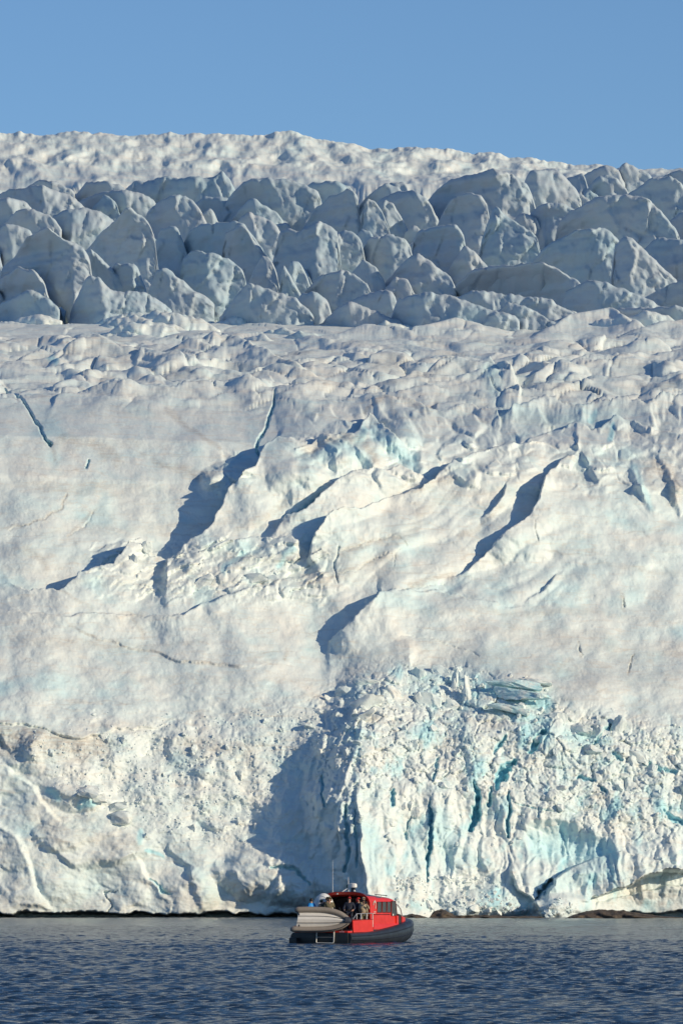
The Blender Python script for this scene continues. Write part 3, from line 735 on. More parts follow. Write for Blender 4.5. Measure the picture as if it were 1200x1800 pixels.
SER = [
 # far strips in the shade below the rim
 ([(-60, 332), (30, 327), (80, 332), (120, 345), (150, 368)], 374, None),
 ([(30, 327), (70, 316), (100, 322), (130, 338)], 346, None),
 ([(128, 338), (150, 317), (185, 320), (215, 328), (232, 345)], 348, None),
 ([(212, 322), (235, 309), (265, 312), (290, 310), (330, 314), (370, 320), (392, 309), (412, 330)], 348, None),
 ([(118, 356), (150, 342), (200, 336), (240, 342), (275, 356)], 374, None),
 ([(-60, 352), (10, 349), (45, 357), (62, 374)], 388, None),
 ([(252, 366), (285, 344), (320, 343), (345, 358), (362, 388)], 402, [(312, 343), (322, 400)]),
 ([(330, 357), (360, 345), (405, 350), (425, 368)], 376, None),
 ([(-40, 398), (8, 390), (30, 373), (60, 370), (90, 385), (108, 402)], 412, [(55, 370), (70, 412)]),
 ([(82, 385), (110, 371), (150, 367), (180, 375), (205, 392)], 412, [(120, 370), (130, 412)]),
 ([(-60, 410), (15, 398), (40, 400), (62, 414)], 442, None),
 ([(-10, 455), (15, 440), (45, 412), (85, 402), (110, 420), (145, 436), (158, 452), (166, 490)], 536, [(92, 403), (128, 440), (138, 530)]),
 ([(143, 445), (160, 440), (180, 455), (205, 480), (240, 508)], 524, [(160, 440), (195, 480), (212, 520)]),
 ([(125, 445), (165, 412), (190, 395), (215, 374), (230, 370), (255, 385), (268, 405), (275, 425), (280, 440), (278, 472)], 488, [(230, 371), (244, 400), (258, 425), (262, 480)]),
 ([(268, 430), (280, 400), (300, 398), (312, 398), (320, 420), (330, 444)], 458, [(308, 398), (318, 455)]),
 ([(338, 388), (367, 367), (378, 375), (384, 390)], 394, None),
 ([(310, 425), (330, 392), (360, 386), (400, 390), (430, 395), (445, 420), (468, 452)], 474, [(425, 392), (450, 470)]),
 ([(-40, 490), (15, 472), (32, 466), (60, 476), (78, 495), (90, 528)], 538, [(62, 476), (82, 505), (86, 538)]),
 ([(-50, 468), (-8, 442), (2, 452), (8, 478)], 492, None),
 ([(256, 518), (275, 475), (292, 471), (315, 490), (340, 510), (374, 532)], 540, [(291, 471), (300, 500), (306, 540)]),
 ([(190, 482), (197, 462), (225, 462), (243, 470), (250, 490), (262, 518)], 528, [(232, 463), (246, 525)]),
 ([(316, 455), (335, 440), (370, 446), (400, 455), (420, 470), (434, 490)], 534, [(362, 446), (372, 490), (376, 534)]),
 ([(126, 534), (155, 487), (175, 490), (200, 515), (260, 518), (300, 544)], 552, [(165, 488), (190, 550)]),
 ([(-30, 532), (40, 513), (60, 512), (85, 525), (105, 542)], 548, None),
 # middle
 ([(385, 358), (420, 325), (445, 314), (490, 318), (520, 325), (545, 335), (565, 350)], 388, [(470, 316), (492, 345), (500, 385)]),
 ([(532, 328), (550, 316), (590, 320), (620, 333)], 348, None),
 ([(395, 388), (430, 355), (447, 350), (470, 365), (495, 386)], 394, [(447, 350), (455, 390)]),
 ([(395, 402), (435, 373), (450, 380), (475, 390), (495, 408)], 428, [(442, 374), (450, 425)]),
 ([(525, 392), (555, 355), (580, 340), (612, 334), (628, 345), (633, 365), (633, 395)], 424, [(617, 335), (630, 360), (627, 420)]),
 ([(631, 410), (637, 365), (647, 348), (660, 355), (672, 375), (686, 410)], 430, [(643, 350), (648, 428)]),
 ([(662, 372), (675, 350), (690, 355), (705, 385), (718, 406)], 418, [(676, 350), (684, 418)]),
 ([(655, 348), (680, 335), (700, 328), (730, 335), (750, 350), (766, 380)], 392, [(735, 337), (750, 390)]),
 ([(636, 348), (660, 330), (680, 325), (705, 332)], 354, None),
 ([(390, 408), (420, 395), (435, 400), (445, 420), (460, 440), (474, 460)], 486, [(430, 397), (455, 445), (460, 486)]),
 ([(472, 476), (490, 400), (510, 393), (525, 405), (545, 395), (560, 388), (580, 395), (595, 410), (598, 444)], 500, [(556, 388), (560, 420), (558, 500)]),
 ([(555, 475), (562, 440), (580, 415), (605, 404), (625, 410), (635, 425), (642, 452)], 490, [(596, 406), (590, 440), (586, 486)]),
 ([(430, 506), (445, 470), (460, 448), (475, 455), (485, 475), (493, 506)], 520, [(464, 448), (472, 480), (476, 520)]),
 ([(503, 474), (510, 460), (525, 457), (535, 475), (547, 506)], 516, [(515, 458), (520, 514)]),
 ([(489, 520), (495, 470), (500, 466), (515, 490), (534, 526)], 534, [(498, 467), (508, 532)]),
 ([(632, 440), (650, 415), (685, 413), (710, 420), (722, 435), (727, 456)], 494, [(680, 413), (690, 450), (688, 492)]),
 ([(610, 486), (640, 455), (660, 470), (672, 490), (680, 506)], 514, [(642, 456), (652, 512)]),
 ([(526, 516), (560, 485), (600, 477), (625, 485), (650, 512)], 534, [(590, 478), (596, 532)]),
 ([(660, 506), (700, 465), (733, 445), (755, 460), (775, 480), (796, 498)], 520, [(730, 446), (742, 518)]),
 ([(672, 512), (695, 486), (715, 490), (728, 514)], 526, None),
 ([(722, 426), (735, 398), (770, 395), (800, 398), (812, 410), (820, 436)], 484, [(802, 398), (812, 430), (806, 482)]),
 ([(780, 480), (800, 452), (815, 430), (840, 450), (862, 476)], 496, [(815, 432), (830, 494)]),
 ([(390, 548), (435, 500), (455, 505), (490, 520), (520, 530), (548, 558)], 566, [(440, 501), (452, 564)]),
 ([(506, 542), (530, 515), (555, 512), (575, 525), (584, 550)], 566, None),
 ([(585, 550), (605, 530), (640, 512), (670, 509), (690, 515), (700, 540)], 560, [(686, 514), (692, 558)]),
 ([(550, 570), (600, 537), (620, 533), (650, 550), (705, 568)], 574, [(612, 534), (622, 572)]),
 ([(686, 556), (700, 525), (740, 517), (790, 525), (850, 550), (905, 566)], 578, [(735, 518), (765, 575)]),
 # right
 ([(730, 356), (765, 325), (790, 305), (830, 303), (865, 302), (900, 312), (925, 330), (938, 358)], 392, [(868, 303), (876, 330), (884, 390)]),
 ([(760, 408), (775, 370), (790, 345), (820, 335), (845, 342), (858, 365), (861, 392)], 434, [(838, 338), (852, 370), (842, 430)]),
 ([(842, 428), (865, 370), (872, 360), (885, 375), (910, 395), (935, 412), (946, 425)], 474, [(876, 362), (882, 410), (880, 470)]),
 ([(916, 326), (930, 303), (955, 300), (985, 305), (1000, 320), (1018, 342)], 366, [(942, 302), (952, 364)]),
 ([(980, 322), (1000, 308), (1025, 306), (1034, 334)], 344, None),
 ([(1022, 340), (1045, 315), (1065, 308), (1085, 318), (1100, 335), (1105, 350)], 354, [(1063, 309), (1078, 352)]),
 ([(1083, 308), (1090, 292), (1100, 286), (1115, 293), (1125, 300), (1145, 314)], 324, [(1098, 287), (1104, 322)]),
 ([(1015, 306), (1050, 294), (1070, 291), (1085, 300), (1093, 318)], 324, None),
 ([(1095, 340), (1140, 315), (1175, 310), (1200, 330), (1250, 355)], 378, [(1178, 312), (1196, 376)]),
 ([(980, 380), (1010, 362), (1050, 350), (1100, 348), (1125, 355), (1150, 375), (1170, 400), (1186, 420)], 444, [(1062, 350), (1080, 400), (1100, 440)]),
 ([(912, 396), (940, 365), (960, 358), (985, 360), (1010, 372), (1018, 400)], 416, [(962, 359), (975, 414)]),
 ([(926, 462), (960, 425), (1000, 408), (1030, 403), (1060, 405), (1085, 425), (1095, 450), (1102, 486)], 510, [(1034, 404), (1056, 450), (1076, 508)]),
 ([(1076, 436), (1095, 416), (1110, 418), (1130, 440), (1165, 475), (1192, 500)], 534, [(1098, 417), (1106, 470), (1112, 532)]),
 ([(800, 480), (840, 455), (900, 462), (950, 465), (985, 480), (1010, 500), (1030, 520)], 548, [(952, 465), (1002, 500), (1022, 546)]),
 ([(990, 508), (1030, 495), (1060, 500), (1110, 520), (1160, 546)], 556, [(1045, 497), (1060, 554)]),
 ([(775, 534), (830, 515), (900, 525), (960, 535), (1010, 564)], 570, [(840, 516), (870, 568)]),
 ([(850, 570), (890, 532), (920, 540), (950, 560), (980, 578)], 582, [(892, 533), (905, 580)]),
 ([(1140, 515), (1180, 495), (1230, 488), (1280, 510)], 540, None),
 ([(1160, 395), (1200, 365), (1250, 372), (1290, 400)], 424, None),
 ([(1120, 440), (1160, 410), (1200, 422), (1250, 428), (1300, 460)], 494, None),
 ([(1040, 552), (1090, 532), (1150, 540), (1210, 548), (1260, 565)], 572, None),
 ([(1120, 338), (1160, 312), (1190, 300), (1230, 310), (1260, 335)], 350, None),
]
_r = random.Random(5)
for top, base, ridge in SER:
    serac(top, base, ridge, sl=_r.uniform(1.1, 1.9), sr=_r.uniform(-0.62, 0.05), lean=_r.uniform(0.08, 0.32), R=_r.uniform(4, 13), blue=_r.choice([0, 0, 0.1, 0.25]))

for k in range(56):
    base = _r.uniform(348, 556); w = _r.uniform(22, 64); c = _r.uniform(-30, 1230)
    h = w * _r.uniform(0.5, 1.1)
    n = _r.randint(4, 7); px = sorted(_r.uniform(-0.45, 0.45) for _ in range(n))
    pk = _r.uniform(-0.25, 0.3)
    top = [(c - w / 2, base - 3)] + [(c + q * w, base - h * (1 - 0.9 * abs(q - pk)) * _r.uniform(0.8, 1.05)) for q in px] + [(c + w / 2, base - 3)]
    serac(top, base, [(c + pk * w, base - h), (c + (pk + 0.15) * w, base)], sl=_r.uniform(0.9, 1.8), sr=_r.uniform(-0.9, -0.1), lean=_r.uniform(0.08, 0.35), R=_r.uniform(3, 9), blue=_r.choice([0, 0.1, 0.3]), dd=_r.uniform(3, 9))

# sunlit hummocks where the smoother ice runs up against the seracs
for k in range(30):
    w = _r.uniform(60, 170); c = _r.uniform(-60, 1260); base = _r.uniform(562, 612); h = w * _r.uniform(0.12, 0.24)
    pk = _r.uniform(-0.15, 0.25)
    top = [(c - w / 2, base - 2), (c - w * .22, base - h * _r.uniform(.5, .9)), (c + pk * w, base - h), (c + w * .33, base - h * _r.uniform(.3, .7)), (c + w / 2, base - 2)]
    serac(top, base, [(c + pk * w, base - h), (c + (pk + 0.2) * w, base)], name='ice_hummock', mat=M_ICE, sl=_r.uniform(0.5, 1.0), sr=_r.uniform(0.0, 0.3), lean=_r.uniform(0.9, 1.6), R=9, dd=2)
# ------------------------------------------------------------------ the sea
def sea():
    rows = [-150, -40, 20, 60, 90]
    y = 112.0
    while y < 606:
        rows.append(y)
        y += 0.13 + 0.0011 * (y - 112) + (0.25 if y > 330 else 0) + (0.5 if y > 450 else 0)
    rows += [640, 900, 3000, 9000]
    cols = np.concatenate([[-60, -20, -8, -4, -2.4, -1.7, -1.35], np.linspace(-1.15, 1.15, 330), [1.35, 1.7, 2.4, 4, 8, 20, 60]])
    R_, C_ = np.meshgrid(np.array(rows), cols, indexing='ij')
    X = C_ * 0.06 * np.maximum(R_, 60.0)
    Y = R_
    rng = np.random.RandomState(3)
    Z = np.zeros(X.shape)
    for i in range(34):
        lam = 0.34 * (4.5 ** (rng.rand()))
        th = math.radians(250) + rng.randn() * 0.55
        k = 2 * math.pi / lam
        amp = 0.0085 * lam ** 0.8
        ph = rng.rand() * 6.28
        mod = 1 + 0.9 * pn(X / (lam * 5), Y / (lam * 5), 200 + i)
        dmp = np.clip(lam / (0.0022 * R_ ), 0, 1.0)
        Z += amp * mod * np.sin(k * (X * math.cos(th) + Y * math.sin(th)) + ph + 1.5 * pn(X / 9, Y / 9, 300 + i))
    gust = 0.8 + 0.35 * fbm(X / 16, Y / 34, 3, 330)
    Z *= np.clip(gust, 0.2, 1.4)
    fade = ((np.abs(C_) < 1.3) & (R_ > 100) & (R_ < 640)).astype(float)
    Z *= fade
    for x0, x1, y0, sl_ in ((-24, -11.5, 268, 0.06), (-11, -3.2, 275, -0.05), (-20, -8, 262, 0.03)):      # old wake lines
        w_ = sstep(x0, x0 + 3, X) * sstep(x1, x1 - 3, X)
        Z += 0.09 * w_ * np.exp(-((Y - y0 - sl_ * (X - x0)) / 0.7) ** 2) * (0.6 + 0.8 * pn(X / 2, Y / 9, 340))
    # churned water at the boat's stern
    Pm = np.stack([X, Y, Z], 2)
    o = grid_mesh('sea_water', Pm, M_WATER)
    tag(o, kind='structure')
sea()
# ------------------------------------------------------------------ shore rocks
def rock(name, outline, base, Dd, label, depth=5.0):
    xs = np.linspace(outline[0][0], outline[-1][0], 120)
    yt = np.interp(xs, [p[0] for p in outline], [p[1] for p in outline])
    yt = yt + 1.0 * pn(xs / 8, xs * 0, 400 + int(xs[0])) + 0.5 * pn(xs / 3, xs * 0, 402)
    yt = np.minimum(yt, base - 0.5)
    rows = []
    zt = at(xs, yt, Dd)[1]; X0 = at(xs, yt, Dd)[0]
    for k, f in enumerate(np.linspace(0, 1, 26)):
        ang = math.pi * (f - 0.0)
        y = Dd - math.cos(ang) * depth * 0.5
        z = zt * math.sin(ang) ** 0.7 - 0.15
        yy = y + 0.7 * pn(X0 / 1.1 + f * 3, xs * 0 + f * 6, 410) 
        z = z + (0.22 * fbm(X0 / 0.8, xs * 0 + f * 9, 4, 411) + 0.12 * np.abs(pn(X0 / 0.3, xs * 0 + f * 5, 412))) * math.sin(ang) * np.clip(zt, 0.1, 1)
        rows.append(np.stack([X0, yy + 0 * z, z], 1))
    o = grid_mesh(name, np.stack(rows), M_ROCK)
    return tag(o, label, 'rock', 'dark rocks along the foot of the glacier')
rock('rock_outcrop', [(992, 1612), (1006, 1606), (1030, 1600), (1062, 1597), (1090, 1599), (1120, 1603), (1160, 1608), (1215, 1611)], 1613, 586, 'long low brown rock outcrop at the waterline below the shaded ice arch')
rock('rock_outcrop', [(754, 1610), (762, 1600), (775, 1597), (786, 1600), (800, 1607), (850, 1606), (900, 1608), (945, 1608), (960, 1612)], 1613, 586.5, 'black broken rock ledge at the waterline right of the red boat', 3.5)
rock('rock_outcrop', [(688, 1611), (705, 1607), (725, 1604), (742, 1608), (756, 1611)], 1613, 586, 'small grey rock low on the water just beyond the bow of the red boat', 3)

# ------------------------------------------------------------------ broken ice
def block_mesh(name, seed, sub, boxy=0.5, planes=7, mat=M_BLOCK, rough=0.05, flat=False):
    rr = np.random.RandomState(seed)
    bm = bmesh.new()
    bmesh.ops.create_icosphere(bm, subdivisions=sub, radius=1.0)
    co = np.array([v.co for v in bm.verts])
    mx = np.abs(co).max(1, keepdims=True)
    co = co / (mx ** boxy)
    for i in range(planes):
        n = rr.randn(3); n /= np.linalg.norm(n)
        d = rr.uniform(0.4, 0.8)
        over = np.maximum(co @ n - d, 0)
        co = co - over[:, None] * n
    co += rough * np.stack([fbm(co[:, 0] * 2 + co[:, 2], co[:, 1] * 2 + i * 5 + co[:, 2] * .7, 4, seed + i) for i in range(3)], 1) * 2
    for v, c in zip(bm.verts, co): v.co = c
    for f in bm.faces: f.smooth = not flat
    me = bpy.data.meshes.new(name)
    bm.to_mesh(me); bm.free()
    if not flat:
        me.set_sharp_from_angle(angle=math.radians(34))
    me.materials.append(mat)
    return me

def place_block(me, u, v, size, squash=(1, 1, 1), rot=None, lift=0.1, label=None, group=None):
    p, n = on_face(u, v)
    m = D0(v) / F
    o = bpy.data.objects.new('ice_block', me)
    COL.objects.link(o)
    s = size * m * 0.5
    o.location = p + n * s * lift * 2
    o.scale = (s * squash[0], s * squash[1], s * squash[2])
    o.rotation_euler = rot or (random.uniform(0, 6.3), random.uniform(0, 6.3), random.uniform(0, 6.3))
    tag(o, label, 'ice block', group)
    return o

protos = [block_mesh('ice_block', 500 + i, 4, boxy=random.uniform(0.2, 0.8), planes=random.randint(6, 10), rough=0.09) for i in range(14)]
slabs = [block_mesh('ice_block', 600 + i, 4, boxy=0.7, planes=7, mat=M_BLUE, rough=0.09) for i in range(4)]
white_slabs = [block_mesh('ice_block', 620 + i, 4, boxy=0.7, planes=8, rough=0.10) for i in range(5)]
R_ = math.radians
NAMED = [
 # u, v, length, (length, depth, height) ratio, tilt, mesh, label
 (900, 1214, 100, (1, .34, .17), 6, slabs[0], 'top long pale blue slab of the stacked slabs on the right crest'),
 (908, 1235, 112, (1, .34, .19), 10, slabs[1], 'second long blue slab below the top of the stack on the right crest'),
 (898, 1256, 96, (1, .32, .17), 14, slabs[2], 'third blue slab in the leaning stack on the right crest'),
 (930, 1226, 70, (1, .4, .16), 14, slabs[3], 'short blue slab wedged at the right end of the slab stack'),
 (930, 1200, 80, (1, .4, .18), 12, white_slabs[0], 'white wedge of ice lying over the blue slab stack'),
 (818, 1226, 84, (.26, .3, 1), -3, white_slabs[1], 'tall upright ice pillar left of the blue slab stack'),
 (800, 1208, 60, (.3, .35, 1), 4, white_slabs[2], 'slim upright ice pillar beside the tallest one on the crest'),
 (732, 1188, 46, (.8, .5, .9), 10, protos[0], 'pointed ice block standing on the left crest of the buttress'),
 (776, 1184, 40, (.9, .6, .8), -8, protos[1], 'squat ice block on the crest between the pointed block and the pillars'),
 (806, 1180, 24, (.8, .8, 1), 0, protos[2], 'small round ice boulder perched on top of the crest'),
 (648, 1248, 84, (1, .5, .42), -30, white_slabs[3], 'large slanting ice block on the left shoulder of the buttress'),
 (640, 1276, 56, (1, .5, .34), -32, white_slabs[4], 'flat slanting ice slab below the large shoulder block'),
 (690, 1228, 44, (.8, .6, .9), 20, protos[3], 'ice block between the shoulder block and the crest'),
 (646, 1206, 46, (1, .5, .36), 2, protos[4], 'flat ice block lying on the snow behind the left shoulder'),
 (604, 1222, 34, (1, .7, .7), 0, protos[5], 'rounded ice block at the far left of the crest'),
 (750, 1240, 50, (1, .6, .7), 15, protos[6], 'wide ice block below the crest of the buttress'),
 (790, 1244, 44, (1, .6, .8), -12, protos[7], 'ice block leaning against the foot of the pillars'),
 (1015, 1285, 50, (1, .6, .6), 20, white_slabs[0], 'thick ice block right of the blue slab stack'),
 (1060, 1290, 46, (.9, .6, .8), -30, protos[8], 'ice block beside the deep shadowed cleft on the right'),
 (1085, 1275, 44, (.8, .5, 1), 20, protos[9], 'upright ice block right of the shadowed cleft'),
 (978, 1262, 36, (1, .6, .7), 30, protos[10], 'ice block at the lower end of the blue slabs'),
 (1040, 1318, 40, (1, .7, .5), 10, protos[11], 'ice block with a flat face below the shadowed cleft'),
 (1128, 1326, 70, (1, .4, .4), 32, white_slabs[2], 'long white ice slab tilted down to the right in the rubble'),
 (158, 1404, 54, (1, .6, .5), 6, white_slabs[1], 'large white ice block lying in the hollow on the left'),
 (176, 1416, 36, (.9, .7, .7), -12, protos[12], 'smaller ice block right of the one in the left hollow'),
 (206, 1424, 46, (1, .6, .4), -14, protos[13], 'flat ice block at the right end of the left hollow'),
 (212, 1448, 46, (1, .6, .6), -10, protos[5], 'ice block below the flat one in the left hollow'),
 (238, 1000, 36, (.6, .5, 1), 14, protos[0], 'pointed ice block standing on the long ledge left of the fin'),
 (262, 975, 26, (.7, .6, 1), -8, protos[4], 'small ice block on the ledge right of the pointed block'),
 (452, 1030, 56, (1, .4, .42), -8, white_slabs[3], 'oblong ice block lying on the ledge below the fin'),
 (360, 1040, 46, (1, .5, .5), -36, protos[6], 'tilted ice block half buried in the ledge below the fin'),
 (486, 1018, 18, (1, .8, .9), 10, protos[2], 'small ice boulder beside the oblong block on the ledge'),
]
for u, v, L, sq, tilt, me, lab in NAMED:
    place_block(me, u, v, L, sq, (0, R_(tilt), R_(random.uniform(-14, 6))), (0.10 if me in slabs else 0.0), lab, 'large ice blocks one can tell apart')

def pick(zone):
    while True:
        if zone == 0: u, v = random.uniform(540, 1215), random.uniform(1190, 1500)
        elif zone == 1: u, v = random.uniform(60, 560), random.uniform(1255, 1490)
        else: u, v = random.uniform(690, 1010), random.uniform(1545, 1606)
        i = int(np.argmin(np.abs(VS - v))); j = int(np.argmin(np.abs(US - u)))
        if random.random() < RUB[i, j]:
            return u, v
RUB = rub.reshape(shape)
ZG = [('broken white ice block in the rubble of the collapsed buttress', 'ice blocks in the rubble of the buttress'),
      ('white ice block in the rubble slope left of the long shadow', 'ice blocks in the left rubble slope'),
      ('bluish white ice block in the debris fan at the waterline', 'ice blocks in the debris fan at the waterline')]
for k in range(210):
    zone = 0 if k < 120 else (1 if k < 170 else 2)
    u, v = pick(zone)
    size = (9 + 15 * random.random() ** 2.2) * (0.8 if zone == 1 else 1)
    lab, grp = ZG[zone]
    if zone == 0:
        if u < 690: lab, grp = 'broken ice block on the left shoulder of the buttress beside the long shadow', 'ice blocks on the left shoulder'
        elif u > 1000: lab, grp = 'broken white ice block in the rubble right of the blue cracks and slabs', 'ice blocks right of the blue cracks'
        elif v < 1300: lab, grp = 'broken ice block heaped just under the crest beside the pillars and slabs', 'ice blocks just under the crest'
        else: lab, grp = 'broken ice block lodged around the upright blue cracks of the buttress', 'ice blocks around the blue cracks'
    elif zone == 1:
        if u < 260: lab, grp = 'small ice block on the dusty rubble above the left hollow', 'ice blocks above the left hollow'
        elif u > 430: lab, grp = 'white ice block in the rubble close to the edge of the long shadow', 'ice blocks close to the long shadow'
        else: lab, grp = 'white ice block in the middle of the pale left rubble slope', 'ice blocks in the left rubble slope'
    place_block(random.choice(protos), u, v, size, (1, random.uniform(.6, 1), random.uniform(.5, .9)), None, 0.05, lab, grp)

# the countless small pieces
def rubble():
    base = []
    for i in range(8):
        me = block_mesh('rubble_piece', 700 + i, 1, boxy=random.uniform(0.2, 0.7), planes=5, rough=0.1)
        co = np.array([v.co for v in me.vertices]); fa = np.array([p.vertices[:] for p in me.polygons])
        base.append((co, fa)); bpy.data.meshes.remove(me)
    vs, fs, n = [], [], 0
    for k in range(2600):
        zone = 0 if k < 800 else (1 if k < 2000 else 2)
        u, v = pick(zone)
        p, nn = on_face(u, v)
        s = (1.3 + (4.0 if zone != 1 else 2.2) * random.random() ** 3) * D0(v) / F
        co, fa = base[k % 8]
        Mx = np.array(Matrix.Rotation(random.uniform(0, 6.3), 3, Vector((random.gauss(0, 1), random.gauss(0, 1), random.gauss(0, 1))).normalized()))
        c = (co * s * np.array([1, random.uniform(.6, 1), random.uniform(.5, .9)])) @ Mx.T + np.array(p)
        vs.append(c); fs.append(fa + n); n += len(co)
    me = bpy.data.meshes.new('ice_rubble')
    me.from_pydata(np.concatenate(vs).tolist(), [], np.concatenate(fs).tolist())
    me.materials.append(M_BLOCK)
    o = bpy.data.objects.new('ice_rubble', me)
    COL.objects.link(o)
    tag(o, kind='stuff')
rubble()
# ------------------------------------------------------------------ the boat
def plain(name, c, rough=0.5, metal=0.0, spec=0.5, vary=0.25, scale=3.0, coat=0.0):
    m, t, b = nmat(name)
    tc = N(t, 'ShaderNodeTexCoord')
    n = noise(t, tc.outputs['Object'], scale, 5, 0.65)
    lo = tuple(x * (1 - vary) for x in c); hi = tuple(min(1, x * (1 + vary)) for x in c)
    t.links.new(ramp(t, n, [(0.3, lo), (0.7, hi)]), b.inputs['Base Color'])
    r = ramp(t, n, [(0.3, (rough * 1.2,) * 3), (0.7, (rough * 0.8,) * 3)])
    t.links.new(r, b.inputs['Roughness'])
    b.inputs['Metallic'].default_value = metal
    b.inputs['Specular IOR Level'].default_value = spec
    b.inputs['Coat Weight'].default_value = coat
    return m
RED = plain('red_gelcoat', (0.64, 0.030, 0.018), 0.38, vary=0.16, scale=1.2)
DKRED = plain('dark_red_paint', (0.20, 0.012, 0.012), 0.5)
BLACK = plain('black_rubber', (0.016, 0.018, 0.022), 0.42, vary=0.3)
COLLAR = plain('black_collar', (0.022, 0.027, 0.036), 0.40, vary=0.3, scale=2.0)
ROOFM = plain('grey_roof', (0.10, 0.09, 0.13), 0.5)
STEEL = plain('steel', (0.62, 0.60, 0.57), 0.35, metal=0.7, vary=0.1)
WHITE = plain('white_paint', (0.78, 0.76, 0.72), 0.45, vary=0.06)
GREYTUBE = plain('taupe_tube', (0.25, 0.215, 0.185), 0.55, vary=0.12)
HULLW = plain('white_hull', (0.66, 0.63, 0.60), 0.4, vary=0.06)
NAVY = plain('navy_fabric', (0.018, 0.024, 0.045), 0.8, vary=0.3)
INTER = plain('cabin_interior', (0.028, 0.022, 0.026), 0.7)
CANVAS = plain('white_canvas', (0.74, 0.74, 0.73), 0.7, vary=0.08)
GLASS = plain('window_glass', (0.05, 0.055, 0.06), 0.08, spec=0.9, vary=0.2)
GREEN = plain('green_cloth', (0.03, 0.16, 0.05), 0.8)
YEL = plain('yellow_cloth', (0.5, 0.42, 0.08), 0.8)

FIT = [False]
def fit(co):
    return Vector((co.x * 1.1, float(np.interp(co.y, [-1, 0, 9.0, 9.5, 9.9, 10.25, 10.6], [-1, 0, 6.6, 7.2, 7.85, 8.7, 9.9])), co.z))
def mesh_obj(name, bm, mat, parent=None, smooth=True, angle=40):
    if FIT[0]:
        for v in bm.verts: v.co = fit(v.co)
    bmesh.ops.recalc_face_normals(bm, faces=bm.faces)
    me = bpy.data.meshes.new(name)
    for f in bm.faces: f.smooth = smooth
    bm.to_mesh(me); bm.free()
    if smooth: me.set_sharp_from_angle(angle=math.radians(angle))
    me.materials.append(mat)
    o = bpy.data.objects.new(name, me)
    return link(o, parent)

def add_loft(bm, rings, closed=True, caps=True):
    vr = [[bm.verts.new(p) for p in r] for r in rings]
    n = len(vr[0])
    for a, b in zip(vr[:-1], vr[1:]):
        for i in range(n if closed else n - 1):
            j = (i + 1) % n
            try: bm.faces.new((a[i], a[j], b[j], b[i]))
            except ValueError: pass
    if caps and closed:
        bm.faces.new(vr[0][::-1]); bm.faces.new(vr[-1])
    return vr

def add_box(bm, x0, x1, y0, y1, z0, z1, bev=0.0):
    r = bmesh.ops.create_cube(bm, size=1)
    for v in r['verts']:
        v.co = Vector(((x0 + x1) / 2 + v.co.x * (x1 - x0), (y0 + y1) / 2 + v.co.y * (y1 - y0), (z0 + z1) / 2 + v.co.z * (z1 - z0)))
    if bev:
        es = list({e for v in r['verts'] for e in v.link_edges})
        bmesh.ops.bevel(bm, geom=es, offset=bev, segments=2, affect='EDGES', profile=0.6)

def add_tube(bm, pts, rad, seg=8, caps=True):
    pts = [Vector(p) for p in pts]
    rads = rad if hasattr(rad, '__len__') else [rad] * len(pts)
    rings = []
    up = Vector((0, 0, 1))
    for i, p in enumerate(pts):
        d = (pts[min(i + 1, len(pts) - 1)] - pts[max(i - 1, 0)]).normalized()
        a = d.cross(up)
        if a.length < 0.1: a = d.cross(Vector((1, 0, 0)))
        a.normalize(); b = d.cross(a).normalized()
        if i and a.dot(pa) < 0: a = -a; b = -b
        pa = a
        rings.append([p + (a * math.cos(k * 2 * math.pi / seg) + b * math.sin(k * 2 * math.pi / seg)) * rads[i] for k in range(seg)])
    add_loft(bm, rings, True, caps)

def B(): return bmesh.new()
def tube_obj(name, pts, rad, mat, parent, seg=8):
    bm = B(); add_tube(bm, pts, rad, seg); return mesh_obj(name, bm, mat, parent)
def box_obj(name, b, mat, parent, bev=0.015):
    bm = B(); add_box(bm, *b, bev); return mesh_obj(name, bm, mat, parent)

HEAD = math.radians(25)
boat = bpy.data.objects.new('tour_boat', None)
COL.objects.link(boat)
boat.location = (-0.98, 308.5, -0.02)
boat.rotation_euler = (0, 0, -HEAD)
tag(boat, 'red tour boat with black collar hull and covered cabin on the blue water', 'boat')

def lerp(y, t): return float(np.interp(y, [a for a, b in t], [b for a, b in t]))
BT = [(-0.3, 1.70), (0, 1.74), (5.5, 1.76), (7, 1.66), (8.2, 1.46), (9.2, 1.1), (9.9, 0.70), (10.3, 0.34), (10.5, 0.06)]
Z0 = [(-0.3, -0.02), (5.5, 0.0), (7.0, 0.08), (8.2, 0.22), (9.2, 0.42), (10.0, 0.68), (10.5, 0.95)]
Z1 = [(-0.3, 0.60), (1.5, 0.62), (3, 0.68), (5, 0.86), (7, 1.08), (9, 1.25), (10.5, 1.34)]
bm = B(); rings = []
for y in np.concatenate([np.linspace(-0.3, 7, 14), np.linspace(7.3, 10.5, 18)]):
    b = lerp(y, BT); z0 = lerp(y, Z0); z1 = lerp(y, Z1); zm = (z0 + z1) / 2
    pr = [(0.5 * b, z0 - 0.35), (0.86 * b, z0 - 0.1), (b, z0 + 0.06), (b + 0.09, z0 + 0.2), (b + 0.12, zm + 0.04), (b + 0.09, z1 - 0.12), (b, z1 - 0.03), (0.9 * b, z1)]
    ring = [(x, y, z) for x, z in pr] + [(-x, y, z) for x, z in pr[::-1]]
    rings.append(ring)
add_loft(bm, rings)
hull = mesh_obj('hull', bm, COLLAR, boat, angle=60)
for fz in (0.36, 0.72):           # rubbing strakes round the collar
    for s in (1, -1):
        pts = []
        for y in np.linspace(-0.2, 10.2, 30):
            b = lerp(y, BT); z0 = lerp(y, Z0); z1 = lerp(y, Z1)
            pts.append((s * (b + 0.115), y, z0 + (z1 - z0) * fz))
        tube_obj('strake', pts, 0.028, BLACK, hull, 6)
FIT[0] = True
